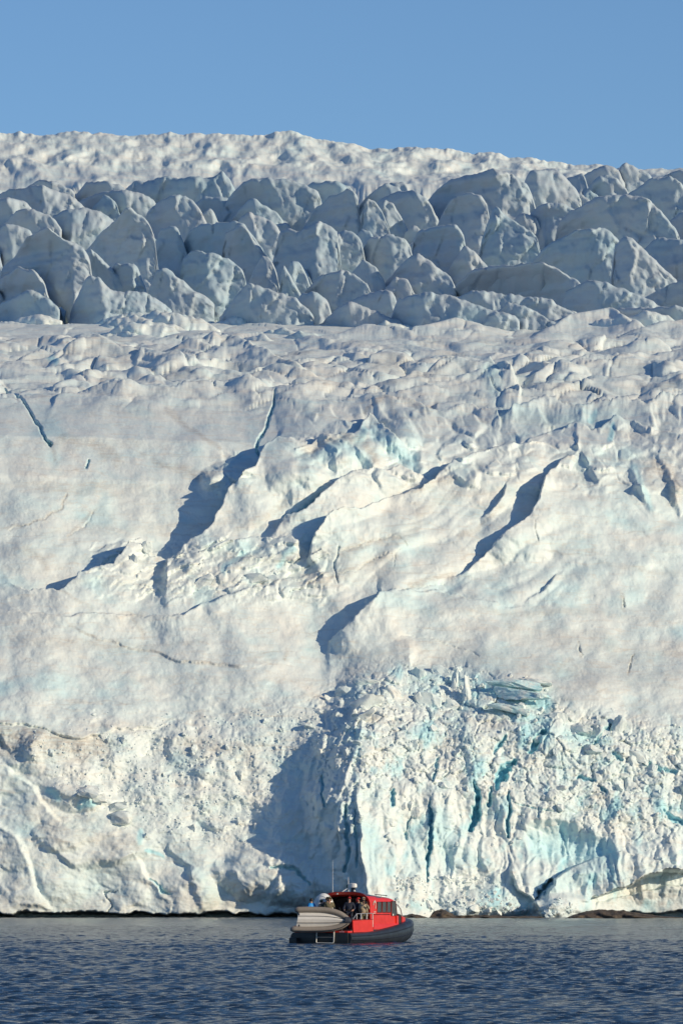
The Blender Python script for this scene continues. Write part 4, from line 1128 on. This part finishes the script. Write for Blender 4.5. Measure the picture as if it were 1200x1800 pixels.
box_obj('transom', (-1.5, 1.5, -0.42, -0.302, 0.0, 0.6), BLACK, boat)
box_obj('outboard_step', (-1.58, -1.15, -0.7, -0.30, -0.2, 0.34), BLACK, boat, 0.06)
box_obj('deck_edge', (-1.42, 1.48, -0.36, 0.3, 0.602, 0.70), RED, boat)
for x0, x1 in ((-0.98, -0.80), (1.02, 1.28)):
    box_obj('name_patch', (x0, x1, -0.368, -0.361, 0.635, 0.67), WHITE, boat, 0)
box_obj('deck', (-1.4, 1.4, 0.31, 9.6, 0.60, 0.76), INTER, boat)
# bulwarks
for s in (1, -1):
    bm = B()
    x = 1.44
    add_loft(bm, [[(s * (x - .05), 0.55, .62), (s * (x - .05), 0.42, 1.26), (s * (x - .05), 4.02, 1.29), (s * (x - .05), 4.02, .64)],
                  [(s * (x + .02), 0.55, .62), (s * (x + .02), 0.42, 1.26), (s * (x + .02), 4.02, 1.29), (s * (x + .02), 4.02, .64)]])
    bw = mesh_obj('bulwark', bm, RED, boat)
    box_obj('cap_rail', (min(s * 1.37, s * 1.48), max(s * 1.37, s * 1.48), 0.40, 4.0, 1.292, 1.325), DKRED, bw)
    tube_obj('hand_rail', [(s * 1.42, 0.5, 1.28), (s * 1.42, 1.2, 1.62), (s * 1.42, 3.98, 1.64)], 0.024, STEEL, boat)
    for y in (1.25, 2.0, 3.0):
        tube_obj('rail_post', [(s * 1.42, y, 1.3), (s * 1.42, y, 1.62)], 0.034 if y > 1.5 else 0.022, WHITE if s > 0 else STEEL, boat)
    tube_obj('grab_pole', [(s * 1.45, 3.95, 0.9), (s * 1.45, 3.95, 1.65)], 0.03, WHITE, boat)

# cabin: arched shell open towards the stern
def arch(w, e, c, n=10):
    """half arch outline: w half width, e eave height, c crown height"""
    p = [(w, 0.66), (w, 1.2), (w - 0.015, 1.7), (w - 0.03, e)]
    for k in range(1, n + 1):
        a = k / n * math.pi / 2
        p.append(((w - 0.03) * math.cos(a) ** 0.55, e + (c - e) * math.sin(a) ** 0.9))
    p[-1] = (0.0, c)
    return p
def full(h, y): 
    ys = y if callable(y) else (lambda z: y)
    return [(x, ys(z), z) for x, z in h] + [(-x, ys(z), z) for x, z in h[-2::-1]]
ha = arch(1.32, 2.2, 2.80)
hb = arch(1.30, 2.2, 2.62)
hc = arch(1.24, 2.2, 2.52)
hi = arch(1.20, 2.1, 2.66)
fy = lambda z: 9.1 - max(0, z - 1.5) * 0.55
def aft(z): return 4.0 - 0.30 * max(0.0, min(1.0, (z - 2.2) / 0.6))
ra = full(ha, aft); rm = full(hb, 6.4); rf = full(hc, fy)
ri = full(hi, lambda z: aft(z) + 0.005); rb = full(arch(1.18, 2.05, 2.5), 5.5)
bm = B(); 
va = add_loft(bm, [ra, rm, rf], False, False)
vi = add_loft(bm, [ri, rb], False, False)
n = len(ra)
for i in range(n - 1):
    bm.faces.new((va[0][i], va[0][i + 1], vi[0][i + 1], vi[0][i]))
bm.faces.new(va[-1])
cabin = mesh_obj('cabin', bm, RED, boat, angle=35)
bm = B(); bm.faces.new([bm.verts.new((x * 0.985, 5.48, z)) for x, y, z in rb])
mesh_obj('bulkhead', bm, INTER, boat, False)
bm = B()
vi = add_loft(bm, [[(x * 0.985, 4.12, z - 0.012) for x, y, z in ri], [(x * 0.985, 5.47, z - 0.012) for x, y, z in rb]], False, False)
mesh_obj('cabin_lining', bm, INTER, boat)
# roof skin
bm = B(); rows = []
for y, h, dz in ((3.85, ha, 0), (6.4, hb, 0), (8.35, hc, 0)):
    hh = [(x * 0.985, z + 0.022) for x, z in h if z > 2.44]
    top = [(x, y, z) for x, z in hh] + [(-x, y, z) for x, z in hh[-2::-1]]
    low = [(x, y, z - 0.03) for x, y, z in top[::-1]]
    rows.append((top, low))
k = min(len(r[0]) for r in rows)
def resamp(t, k):
    t = np.array(t); s = np.linspace(0, len(t) - 1, k); i = np.arange(len(t))
    return [tuple(np.interp(q, i, t[:, c]) for c in range(3)) for q in s]
add_loft(bm, [resamp(a, 11) + resamp(b, 11) for a, b in rows])
mesh_obj('roof', bm, ROOFM, boat)
# plinth and windows
bm = B()
add_loft(bm, [[(s * 1.36, y0, .66), (s * 1.36, y0, 1.02), (s * 1.325, y0, 1.07), (s * 1.2, y0, 1.07), (s * 1.2, y0, .66)] for s in (1,) for y0 in (4.45, 9.0)])
add_loft(bm, [[(s * 1.36, y0, .66), (s * 1.36, y0, 1.02), (s * 1.325, y0, 1.07), (s * 1.2, y0, 1.07), (s * 1.2, y0, .66)] for s in (-1,) for y0 in (4.45, 9.0)])
mesh_obj('plinth', bm, RED, boat)
def xs_at(y): return 1.315 - (y - 4.0) * 0.0125
for s in (1, -1):
    for y0, y1, y2, y3 in ((5.25, 6.0, 5.25, 6.0), (6.17, 6.9, 6.17, 6.9), (7.07, 7.75, 7.07, 7.75), (7.92, 8.62, 7.9, 8.92)):
        x = s * (xs_at((y0 + y1) / 2))
        zb = 1.68 if y0 < 7.9 else 1.50
        zt = 2.26 if y0 < 7.9 else 2.30
        quad = [(y2, zb), (y3, zb), (y1, zt), (y0, zt)]
        bm = B()
        add_loft(bm, [[(x - s * 0.02, y, z) for y, z in quad], [(x + s * 0.012, y, z) for y, z in quad]])
        w = mesh_obj('window', bm, GLASS, cabin, False)
        bm = B()
        q = [(x + s * 0.016, y, z) for y, z in quad]
        add_tube(bm, q + [q[0]], 0.022, 6)
        mesh_obj('window_frame', bm, DKRED, w)
tube_obj('gutter', [(1.345, 4.4, 1.58), (1.325, 7.6, 1.58)], 0.018, DKRED, boat, 6)
# windscreen
bm = B(); add_loft(bm, [[(-1.08, fy(1.6) + .03, 1.6), (1.08, fy(1.6) + .03, 1.6), (1.0, fy(2.35) + .03, 2.35), (-1.0, fy(2.35) + .03, 2.35)],
                        [(-1.08, fy(1.6) - .02, 1.6), (1.08, fy(1.6) - .02, 1.6), (1.0, fy(2.35) - .02, 2.35), (-1.0, fy(2.35) - .02, 2.35)]])
mesh_obj('windscreen', bm, GLASS, boat, False)
box_obj('sticker', (1.302, 1.306, 8.02, 8.2, 1.5, 1.6), WHITE, boat, 0)
# foredeck box with its dark companionway, and the red bow piece
FIT[0] = False
for nm_, mt_, z_, secs in (('foredeck_box', RED, .75, ((6.4, 1.44, 1.52), (6.8, 1.38, 1.50))), ('companionway', INTER, .8, ((6.805, 1.36, 1.60), (7.5, 1.22, 1.56))), ('bow_bulwark', RED, .9, ((7.505, 1.26, 1.46), (8.3, 1.10, 1.40), (8.9, .8, 1.34)))):
    bm = B(); add_loft(bm, [[(s * w, y, z) for s, z in ((-1, z_), (1, z_), (1, zt), (-1, zt))] for y, w, zt in secs])
    bmesh.ops.bevel(bm, geom=bm.edges[:], offset=.03, segments=2, affect='EDGES')
    mesh_obj(nm_, bm, mt_, boat)
FIT[0] = True
for s in (1, -1):
    pts = [(s * 1.12, 8.85, 2.12), (s * 1.0, 9.3, 2.16), (s * .86, 9.75, 2.08), (s * .72, 10.1, 1.86), (s * .6, 10.3, 1.42)]
    tube_obj('bow_rail', pts, 0.022, STEEL, boat)
    tube_obj('bow_rail_post', [(s * .90, 9.6, 1.5), (s * .90, 9.6, 2.12)], 0.018, STEEL, boat)
box_obj('bow_fender', (-0.12, 0.12, 10.45, 10.62, 0.45, 0.72), BLACK, boat, 0.04)
# aft frame
tube_obj('door_post', [(0.12, 4.3, .7), (0.12, 4.3, 2.6)], 0.07, RED, boat)
box_obj('seat_locker', (0.75, 1.15, 4.5, 5.3, .69, 1.25), DKRED, boat)
tube_obj('hanging_jacket', [(1.02, 4.6, 2.15), (1.03, 4.6, 1.9), (1.02, 4.6, 1.45)], [0.08, 0.15, 0.13], RED, boat)
box_obj('notice_board', (0.66, 0.98, 5.40, 5.43, 1.75, 2.28), WHITE, boat, 0)
# stern ladder
bm = B()
add_tube(bm, [(-0.14, -0.5, .72), (-0.14, -0.56, .10), (-0.08, -0.57, .05), (0.74, -0.57, .05), (0.8, -0.56, .10), (0.8, -0.5, .72)], 0.028)
lad = mesh_obj('ladder', bm, WHITE, boat)
tube_obj('rung', [(-0.13, -0.55, .36), (0.79, -0.55, .36)], 0.018, STEEL, lad)
# davits that hold the dinghy
for x in (-1.05, 0.95):
    tube_obj('davit', [(x, 0.2, .7), (x, 0.15, 1.5), (x, -0.2, 1.95)], 0.03, BLACK, boat)
tube_obj('stern_rail', [(-1.45, 0.4, .7), (-1.45, 0.2, 1.55), (-1.3, -0.1, 1.6)], 0.022, STEEL, boat)
box_obj('stern_light', (-1.50, -1.32, -0.2, 0.0, 0.72, 0.98), DKRED, boat, 0.03)
# mast, radar, aerials
mast = tube_obj('mast', [(-0.2, 5.0, 2.74), (-0.2, 5.0, 3.62)], [0.04, 0.016], WHITE, boat)
bm = B(); rings = []
for z, r in ((3.03, .19), (3.05, .215), (3.18, .215), (3.25, .19), (3.28, .10), (3.283, .01)):
    rings.append([(0.02 + r * math.cos(a), 5.1 + r * math.sin(a), z) for a in np.linspace(0, 2 * math.pi, 20, endpoint=False)])
add_loft(bm, rings)
rad = mesh_obj('radar_dome', bm, WHITE, boat)
box_obj('radar_bracket', (-0.06, 0.14, 5.0, 5.2, 2.76, 3.028), BLACK, rad)
bm = B(); bmesh.ops.create_icosphere(bm, subdivisions=2, radius=0.06)
for v in bm.verts: v.co += Vector((0.16, 4.9, 2.86))
mesh_obj('deck_lamp', bm, WHITE, boat)
tube_obj('mast_stay', [(-0.48, 4.6, 2.76), (-0.2, 5.0, 3.02)], 0.022, WHITE, boat)
fl = B(); rows = []
for k in range(6):
    z = 3.20 - k * 0.07
    rows.append([(-0.21 - 0.02 * i + 0.012 * math.sin(k * 1.4 + i), 4.985 - 0.012 * math.cos(i * 2 + k), z) for i in range(4)])
add_loft(fl, rows, False, False)
bmesh.ops.solidify(fl, geom=fl.faces[:], thickness=0.008)
mesh_obj('flag', fl, GREEN, mast)
whip = tube_obj('whip_aerial', [(-0.90, 4.5, 2.55), (-0.90, 4.5, 3.3), (-0.895, 4.5, 4.55)], [0.024, 0.016, 0.008], WHITE, boat)
tube_obj('aerial', [(0.55, 6.9, 2.55), (0.5, 6.9, 3.15)], [0.014, 0.008], STEEL, boat)
tube_obj('aerial', [(0.75, 6.9, 2.55), (0.82, 6.9, 3.12)], [0.014, 0.008], STEEL, boat)
tube_obj('roof_bar', [(0.9, 6.2, 2.66), (0.9, 8.3, 2.60)], 0.022, BLACK, boat)
for y in (6.3, 7.3, 8.2):
    tube_obj('bar_foot', [(0.9, y, 2.45), (0.9, y, 2.65)], 0.014, STEEL, boat)
box_obj('roof_lamp', (-0.44, -0.36, 3.68, 3.74, 2.66, 2.74), WHITE, boat, 0.01)
# white mark on the cabin side
bm = B()
def flatpath(pts, w):
    for (y0, z0), (y1, z1) in zip(pts[:-1], pts[1:]):
        dx, dz = y1 - y0, z1 - z0; L = math.hypot(dx, dz); nx, nz = -dz / L * w, dx / L * w
        ex, ez = dx / L * w * .5, dz / L * w * .5
        q = [(y0 - ex + nx, z0 - ez + nz), (y0 - ex - nx, z0 - ez - nz), (y1 + ex - nx, z1 + ez - nz), (y1 + ex + nx, z1 + ez + nz)]
        bm.faces.new([bm.verts.new((1.319 - (y - 4.0) * 0.0, y, z)) for y, z in q])
flatpath([(4.55, 2.10), (4.62, 2.24), (4.80, 2.30), (4.96, 2.22), (4.99, 2.05), (4.93, 1.92)], 0.05)
flatpath([(4.58, 1.72), (5.0, 1.72)], 0.018); flatpath([(4.58, 1.64), (4.9, 1.64)], 0.018)
bmesh.ops.solidify(bm, geom=bm.faces[:], thickness=-0.006)
mesh_obj('cabin_mark', bm, WHITE, boat, False)
for y in (8.2, 8.42): box_obj('draught_mark', (1.362, 1.366, y, y + .12, .86, .98), NAVY, boat, 0)
# white canvas hood on the port side
bm = B(); bmesh.ops.create_uvsphere(bm, u_segments=28, v_segments=16, radius=1)
for v in bm.verts:
    c = v.co
    k = 0.03 * math.cos(7 * math.atan2(c.y, c.x)) * (1 - abs(c.z))
    v.co = Vector((-0.92 + 0.62 * c.x * (1 + k), 2.9 + 0.75 * c.y * (1 + k), 1.45 + (1.28 if c.z > 0 else 0.7) * math.copysign(abs(c.z) ** 0.9, c.z)))
hood = mesh_obj('canvas_hood', bm, CANVAS, boat, angle=80)
for f in (-0.5, 0.2, 0.75):
    pts = [(-0.92 - 0.63 * math.cos(a) * math.sqrt(1 - f * f), 2.9 + 0.75 * f, 1.45 + 1.295 * (math.sin(a) * math.sqrt(1 - f * f)) ** 0.9) for a in np.linspace(0.02, math.pi - 0.02, 18)]
    tube_obj('hood_rib', pts, 0.018, WHITE, hood, 6)

FIT[0] = False
# ------------------------------------------------------------------ the dinghy on the stern
ding = bpy.data.objects.new('inflatable_dinghy', None)
COL.objects.link(ding)
Rz = Matrix.Rotation(-HEAD, 4, 'Z')
ding.location = boat.location + (Rz @ Vector((0.28, -1.12, 0.55)))
ding.rotation_euler = (math.radians(-6), 0, -HEAD + math.radians(29))
tag(ding, 'grey inflatable dinghy hung on its side across the stern of the red boat', 'dinghy')
def side_path(z_st, x_st):
    return [(x_st, 0, z_st), (x_st + .5, 0, z_st + (0.0)), (0.3, 0, z_st)]
top = [(-1.16, .05, 1.30), (-.6, .04, 1.31), (.2, .03, 1.29), (.75, .0, 1.20), (1.15, -.03, 1.05), (1.42, -.06, .88), (1.56, -.08, .76)]
bot = [(-1.40, 0, .25), (-.8, 0, .23), (.1, 0, .24), (.7, -.02, .29), (1.15, -.04, .40), (1.42, -.06, .54), (1.56, -.08, .66)]
def smooth_path(p, n=26):
    p = np.array(p); t = np.linspace(0, len(p) - 1, n); out = []
    for q in t:
        i = min(int(q), len(p) - 2); f = q - i
        p0 = p[max(i - 1, 0)]; p1 = p[i]; p2 = p[i + 1]; p3 = p[min(i + 2, len(p) - 1)]
        out.append(tuple(0.5 * ((2 * p1) + (-p0 + p2) * f + (2 * p0 - 5 * p1 + 4 * p2 - p3) * f * f + (-p0 + 3 * p1 - 3 * p2 + p3) * f ** 3)))
    return out
for pth in (top, bot):
    sp = smooth_path(pth)
    e = Vector(sp[0]); d = (e - Vector(sp[1])).normalized()
    cone = [tuple(e + d * 0.16), tuple(e + d * 0.13)]
    rads = [0.04, 0.10] + [0.165] * 17 + list(np.linspace(0.165, 0.14, 9))
    tube_obj('tube', cone + sp, rads, GREYTUBE, ding, 14)
tube_obj('bow_cap', [(1.42, -.06, .72), (1.60, -.09, .71), (1.70, -.09, .70), (1.745, -.09, .70)], [0.24, 0.20, 0.12, 0.03], NAVY, ding, 14)
bm = B(); rings = []
T = np.array(smooth_path(top, 30)); Bt = np.array(smooth_path(bot, 30))
for i in range(30):
    f = i / 29
    x0 = -1.22 + 0.0 * f
    a = T[i]; b = Bt[i]
    a = np.array([max(a[0], -1.10), a[1], a[2] - .12]); b = np.array([max(b[0], -1.24), b[1], b[2] + .12])
    tap = 1 - 0.75 * max(0, (f - 0.55) / 0.45) ** 1.6
    mid = (a + b) / 2; mid[1] -= 0.20 * tap
    c1 = a * .70 + b * .30; c1[1] -= 0.15 * tap
    c2 = a * .30 + b * .70; c2[1] -= 0.15 * tap
    c1a = c1 + np.array([0, .035, .012]); c2a = c2 + np.array([0, .035, -.012])
    rings.append([tuple(q) for q in (a, c1a, c1, mid, c2, c2a, b)])
vr = add_loft(bm, rings, False, False)
bm.faces.new(vr[0])
bh = mesh_obj('dinghy_hull', bm, HULLW, ding, angle=20)
tube_obj('hull_strake', [(r[2][0], r[2][1] - .012, r[2][2] + .01) for r in rings[1:27]], 0.016, NAVY, bh, 6)
tube_obj('hull_strake', [(r[4][0], r[4][1] - .012, r[4][2] - .01) for r in rings[1:27]], 0.010, GREYTUBE, bh, 6)
tube_obj('rub_strip', [(x, y - .15, z - .09) for x, y, z in smooth_path(bot)[1:24]], 0.022, NAVY, ding, 6)
box_obj('dinghy_transom', (-1.12, -1.05, -.06, .14, .40, 1.12), NAVY, ding, 0.02)

# ------------------------------------------------------------------ people
def skin_mesh(verts, edges, rads, root, mat, name, sub=1):
    me = bpy.data.meshes.new(name)
    me.from_pydata(verts, edges, [])
    o = bpy.data.objects.new(name, me)
    COL.objects.link(o)
    o.modifiers.new('skin', 'SKIN')
    sv = me.skin_vertices[0].data
    for i, r in enumerate(rads):
        sv[i].radius = (r, r) if not hasattr(r, '__len__') else r
        sv[i].use_root = (i == root)
    o.modifiers.new('sub', 'SUBSURF').levels = sub
    dg = bpy.context.evaluated_depsgraph_get()
    nm = bpy.data.meshes.new_from_object(o.evaluated_get(dg))
    nm.name = name
    bpy.data.objects.remove(o); bpy.data.meshes.remove(me)
    nm.materials.clear(); nm.materials.append(mat)
    for p in nm.polygons: p.use_smooth = True
    return nm

SKIN = plain('skin_tone', (0.48, 0.27, 0.19), 0.6, vary=0.08)
HAIR = plain('dark_hair', (0.018, 0.013, 0.011), 0.6)
BOOT = plain('dark_boots', (0.02, 0.02, 0.02), 0.6)

def person(pos, face, jacket, trousers, label, hat=None, hatmat=None, pose='down', h=1.72, lean=0.0, hair=True):
    """face: direction looked at, degrees clockwise from the bow"""
    root = bpy.data.objects.new('person', None)
    COL.objects.link(root)
    root.location = boat.location + Rz @ Vector((pos[0], pos[1], 0.76))
    root.rotation_euler = (0, 0, -HEAD - math.radians(face))
    k = h / 1.72
    tag(root, label, 'person', 'passengers on the red boat')
    P = {'pel': (0, 0, .95), 'wst': (0, .01, 1.08), 'cst': (0, .02 + lean * .5, 1.30), 'nck': (0, .03 + lean, 1.46), 'hd0': (0, .05 + lean, 1.56), 'hd1': (0, .055 + lean, 1.66)}
    for s, n in ((1, 'r'), (-1, 'l')):
        P['sh' + n] = (s * .19, .02 + lean * .8, 1.40)
        if pose == 'camera':
            P['el' + n] = (s * .27, .20 + lean, 1.20); P['wr' + n] = (s * .09, .33 + lean, 1.45); P['ha' + n] = (s * .06, .34 + lean, 1.53)
        elif pose == 'rail':
            P['el' + n] = (s * .30, .08 + lean, 1.15); P['wr' + n] = (s * .24, .32 + lean, 1.06); P['ha' + n] = (s * .22, .40 + lean, 1.03)
        else:
            P['el' + n] = (s * .27, -.01 + lean * .5, 1.13); P['wr' + n] = (s * .28, .07, .90); P['ha' + n] = (s * .28, .10, .81)
        P['hp' + n] = (s * .10, 0, .90); P['kn' + n] = (s * .12, .03, .50); P['an' + n] = (s * .13, 0, .09); P['to' + n] = (s * .14, .15, .04)
    P = {a: tuple(c * k for c in b) for a, b in P.items()}
    def build(names, edges, rad, mat, nm, scale=1.0):
        ix = {n: i for i, n in enumerate(names)}
        me = skin_mesh([P[n] for n in names], [(ix[a], ix[b]) for a, b in edges], [tuple(q * scale * k for q in (rad[n] if hasattr(rad[n], '__len__') else (rad[n],) * 2)) for n in names], 0, mat, nm)
        return me
    rad = {'pel': (.155, .11), 'wst': (.14, .10), 'cst': (.165, .115), 'nck': .055, 'hd0': (.072, .085), 'hd1': (.078, .095)}
    for n in 'rl':
        rad.update({'sh' + n: .068, 'el' + n: .047, 'wr' + n: .032, 'ha' + n: (.036, .022), 'hp' + n: .088, 'kn' + n: .058, 'an' + n: .042, 'to' + n: .036})
    tor = [('pel', 'wst'), ('wst', 'cst'), ('cst', 'nck')]
    arms = [e for n in 'rl' for e in (('cst', 'sh' + n), ('sh' + n, 'el' + n), ('el' + n, 'wr' + n))]
    legs = [e for n in 'rl' for e in (('pel', 'hp' + n), ('hp' + n, 'kn' + n), ('kn' + n, 'an' + n), ('an' + n, 'to' + n))]
    head = [('nck', 'hd0'), ('hd0', 'hd1')]
    hands = [('wr' + n, 'ha' + n) for n in 'rl']
    allv = list(P)
    me = build(allv, tor + arms + legs + head + hands, rad, SKIN, 'body')
    # nose, ears, fingers and thumb grow on the body mesh
    bm = B(); bm.from_mesh(me)
    hx, hy, hz = P['hd0']
    add_tube(bm, [(hx, hy + .085 * k, hz + .06 * k), (hx, hy + .108 * k, hz + .03 * k), (hx, hy + .085 * k, hz + .015 * k)], [.008, .014, .010], 6)
    for s in (1, -1):
        add_tube(bm, [(hx + s * .074 * k, hy, hz + .07 * k), (hx + s * .088 * k, hy - .005, hz + .045 * k), (hx + s * .074 * k, hy, hz + .01 * k)], [.008, .016, .007], 6)
    for n in 'rl':
        w = Vector(P['wr' + n]); a = Vector(P['ha' + n]); d = (a - w).normalized()
        sd_ = d.cross(Vector((0, 1, 0))); sd_ = sd_.normalized() if sd_.length > .1 else Vector((1, 0, 0))
        pl = d.cross(sd_).normalized()
        for q, L in ((-.026, .062), (-.009, .078), (.009, .072), (.026, .055)):
            b0 = a + sd_ * q * k
            add_tube(bm, [b0, b0 + d * L * .5 * k + pl * .006, b0 + d * L * .9 * k + pl * .024], [.010, .0095, .007], 6)
        b0 = a - d * .03 + sd_ * .034 * k
        add_tube(bm, [b0, b0 + d * .03 + sd_ * .02, b0 + d * .055 + sd_ * .022 + pl * .015], [.012, .011, .008], 6)
    bm.to_mesh(me); bm.free()
    for p in me.polygons: p.use_smooth = True
    body = link(bpy.data.objects.new('body', me), root)
    eb = B()
    for s in (1, -1):
        r = bmesh.ops.create_icosphere(eb, subdivisions=1, radius=.012 * k)
        for v in r['verts']: v.co += Vector((hx + s * .032 * k, hy + .088 * k, hz + .055 * k))
    add_box(eb, hx - .024, hx + .024, hy + .083 * k, hy + .092 * k, hz - .018, hz - .008)
    mesh_obj('eyes_and_mouth', eb, HAIR, body)
    jn = ['cst', 'pel', 'wst', 'nck'] + [a + n for n in 'rl' for a in ('sh', 'el', 'wr')]
    jr = dict(rad); jr['nck'] = .075; jr['wrr'] = jr['wrl'] = .045; jr['elr'] = jr['ell'] = .066; jr['shr'] = jr['shl'] = .088; jr['pel'] = (.185, .14); jr['cst'] = (.19, .145); jr['wst'] = (.175, .135)
    link(bpy.data.objects.new('jacket', build(jn, tor + arms, jr, jacket, 'jacket')), root)
    tn = ['pel'] + [a + n for n in 'rl' for a in ('hp', 'kn', 'an')]
    tr = {a: (b if not hasattr(b, '__len__') else b) for a, b in rad.items()}
    tr['pel'] = (.165, .12)
    for n in 'rl': tr['hp' + n] = .104; tr['kn' + n] = .075; tr['an' + n] = .06
    link(bpy.data.objects.new('trousers', build(tn, [e for e in legs if 'to' not in e[1]], tr, trousers, 'trousers')), root)
    for n in 'rl':
        link(bpy.data.objects.new('boot', build(['an' + n, 'to' + n], [('an' + n, 'to' + n)], {'an' + n: .062, 'to' + n: .052}, BOOT, 'boot')), root)
    # hair, hat or hood: a cap over the skull
    def cap(name, mat, r, back, down):
        cb = B(); bmesh.ops.create_icosphere(cb, subdivisions=3, radius=1)
        for v in list(cb.verts):
            y, z = v.co.y, v.co.z
            if z < -down and y > -0.9 or (y > 0.45 and z < 0.42): cb.verts.remove(v)
        for v in cb.verts:
            v.co = Vector((v.co.x * r * .88, v.co.y * r - back, v.co.z * r * 1.12)) * k + Vector((hx, hy, hz + .055 * k))
        bmesh.ops.solidify(cb, geom=cb.faces[:], thickness=.012)
        mesh_obj(name, cb, mat, root, angle=180)
    if hat != 'hood' and hair: cap('hair', HAIR, .112, .012, .45)
    if hat == 'beanie': cap('beanie', hatmat, .124, .008, -.05)
    if hat == 'hood': cap('hood', hatmat, .142, .02, .7)
    if hat == 'cap':
        cap('cap', hatmat, .122, .006, -.12)
    return root

BLUEJ = plain('blue_jacket', (0.0, 0.24, 0.66), 0.6, vary=0.15)
DKGR = plain('dark_green_jacket', (0.022, 0.032, 0.02), 0.8)
BLK = plain('black_jacket', (0.012, 0.012, 0.014), 0.8)
KHAKI = plain('khaki_jacket', (0.17, 0.145, 0.085), 0.8)
BEIGE = plain('beige_jacket', (0.34, 0.28, 0.20), 0.8)
REDC = plain('red_wool', (0.52, 0.02, 0.018), 0.8)
OLIV = plain('olive_wool', (0.12, 0.13, 0.075), 0.8)
person((-1.2, 1.1), -70, BLUEJ, BLK, 'person in a bright blue jacket with dark hair at the port side', h=1.68, lean=.02)
person((-0.75, 1.2), 40, DKGR, BLK, 'person in a dark jacket and pale green cap beside the blue jacket', 'cap', OLIV, h=1.62, lean=.05, pose='rail')
person((-0.6, 1.75), 120, BLK, BLK, 'person all in black standing left of the khaki hood', h=1.76)
person((-0.2, 1.2), 150, KHAKI, BLK, 'person in a khaki jacket with the hood up behind the dinghy', 'hood', KHAKI, pose='down', h=1.74)
person((0.9, 1.4), 160, NAVY, NAVY, 'person in a red knitted cap and navy suit holding a camera', 'beanie', REDC, pose='rail', h=1.74)
person((0.92, 2.45), 100, NAVY, NAVY, 'person in navy with a red hood at the cabin opening', 'hood', REDC, h=1.70)
person((1.2, 2.5), 110, BEIGE, KHAKI, 'person in a light cap and beige coat behind the photographer', 'cap', BEIGE, h=1.74)
ph = person((1.36, 2.2), 130, BEIGE, KHAKI, 'person with long dark hair in a beige jacket photographing at the rail', pose='camera', h=1.60)
# the two cameras
def camera_thing(owner_pos, face, h, label, dz, dy):
    c = bpy.data.objects.new('photo_camera', None)
    COL.objects.link(c)
    k = h / 1.72
    R2 = Matrix.Rotation(-HEAD - math.radians(face), 4, 'Z')
    c.location = boat.location + Rz @ Vector((owner_pos[0], owner_pos[1], .76)) + R2 @ Vector((0, dy * k, dz * k))
    c.rotation_euler = (0, 0, -HEAD - math.radians(face))
    tag(c, label, 'camera')
    box_obj('camera_body', (-.07, .07, -.03, .03, -.05, .05), BLK, c, .008)
    tube_obj('lens', [(0, .03, 0), (0, .14, 0), (0, .15, 0)], [.035, .038, .02], BLK, c, 12)
camera_thing((1.36, 2.2), 130, 1.60, 'black camera held up by the dark haired person at the rail', 1.56, .39)
camera_thing((0.9, 1.4), 160, 1.74, 'black camera held at the chest by the person in the red cap', 1.06, .46)
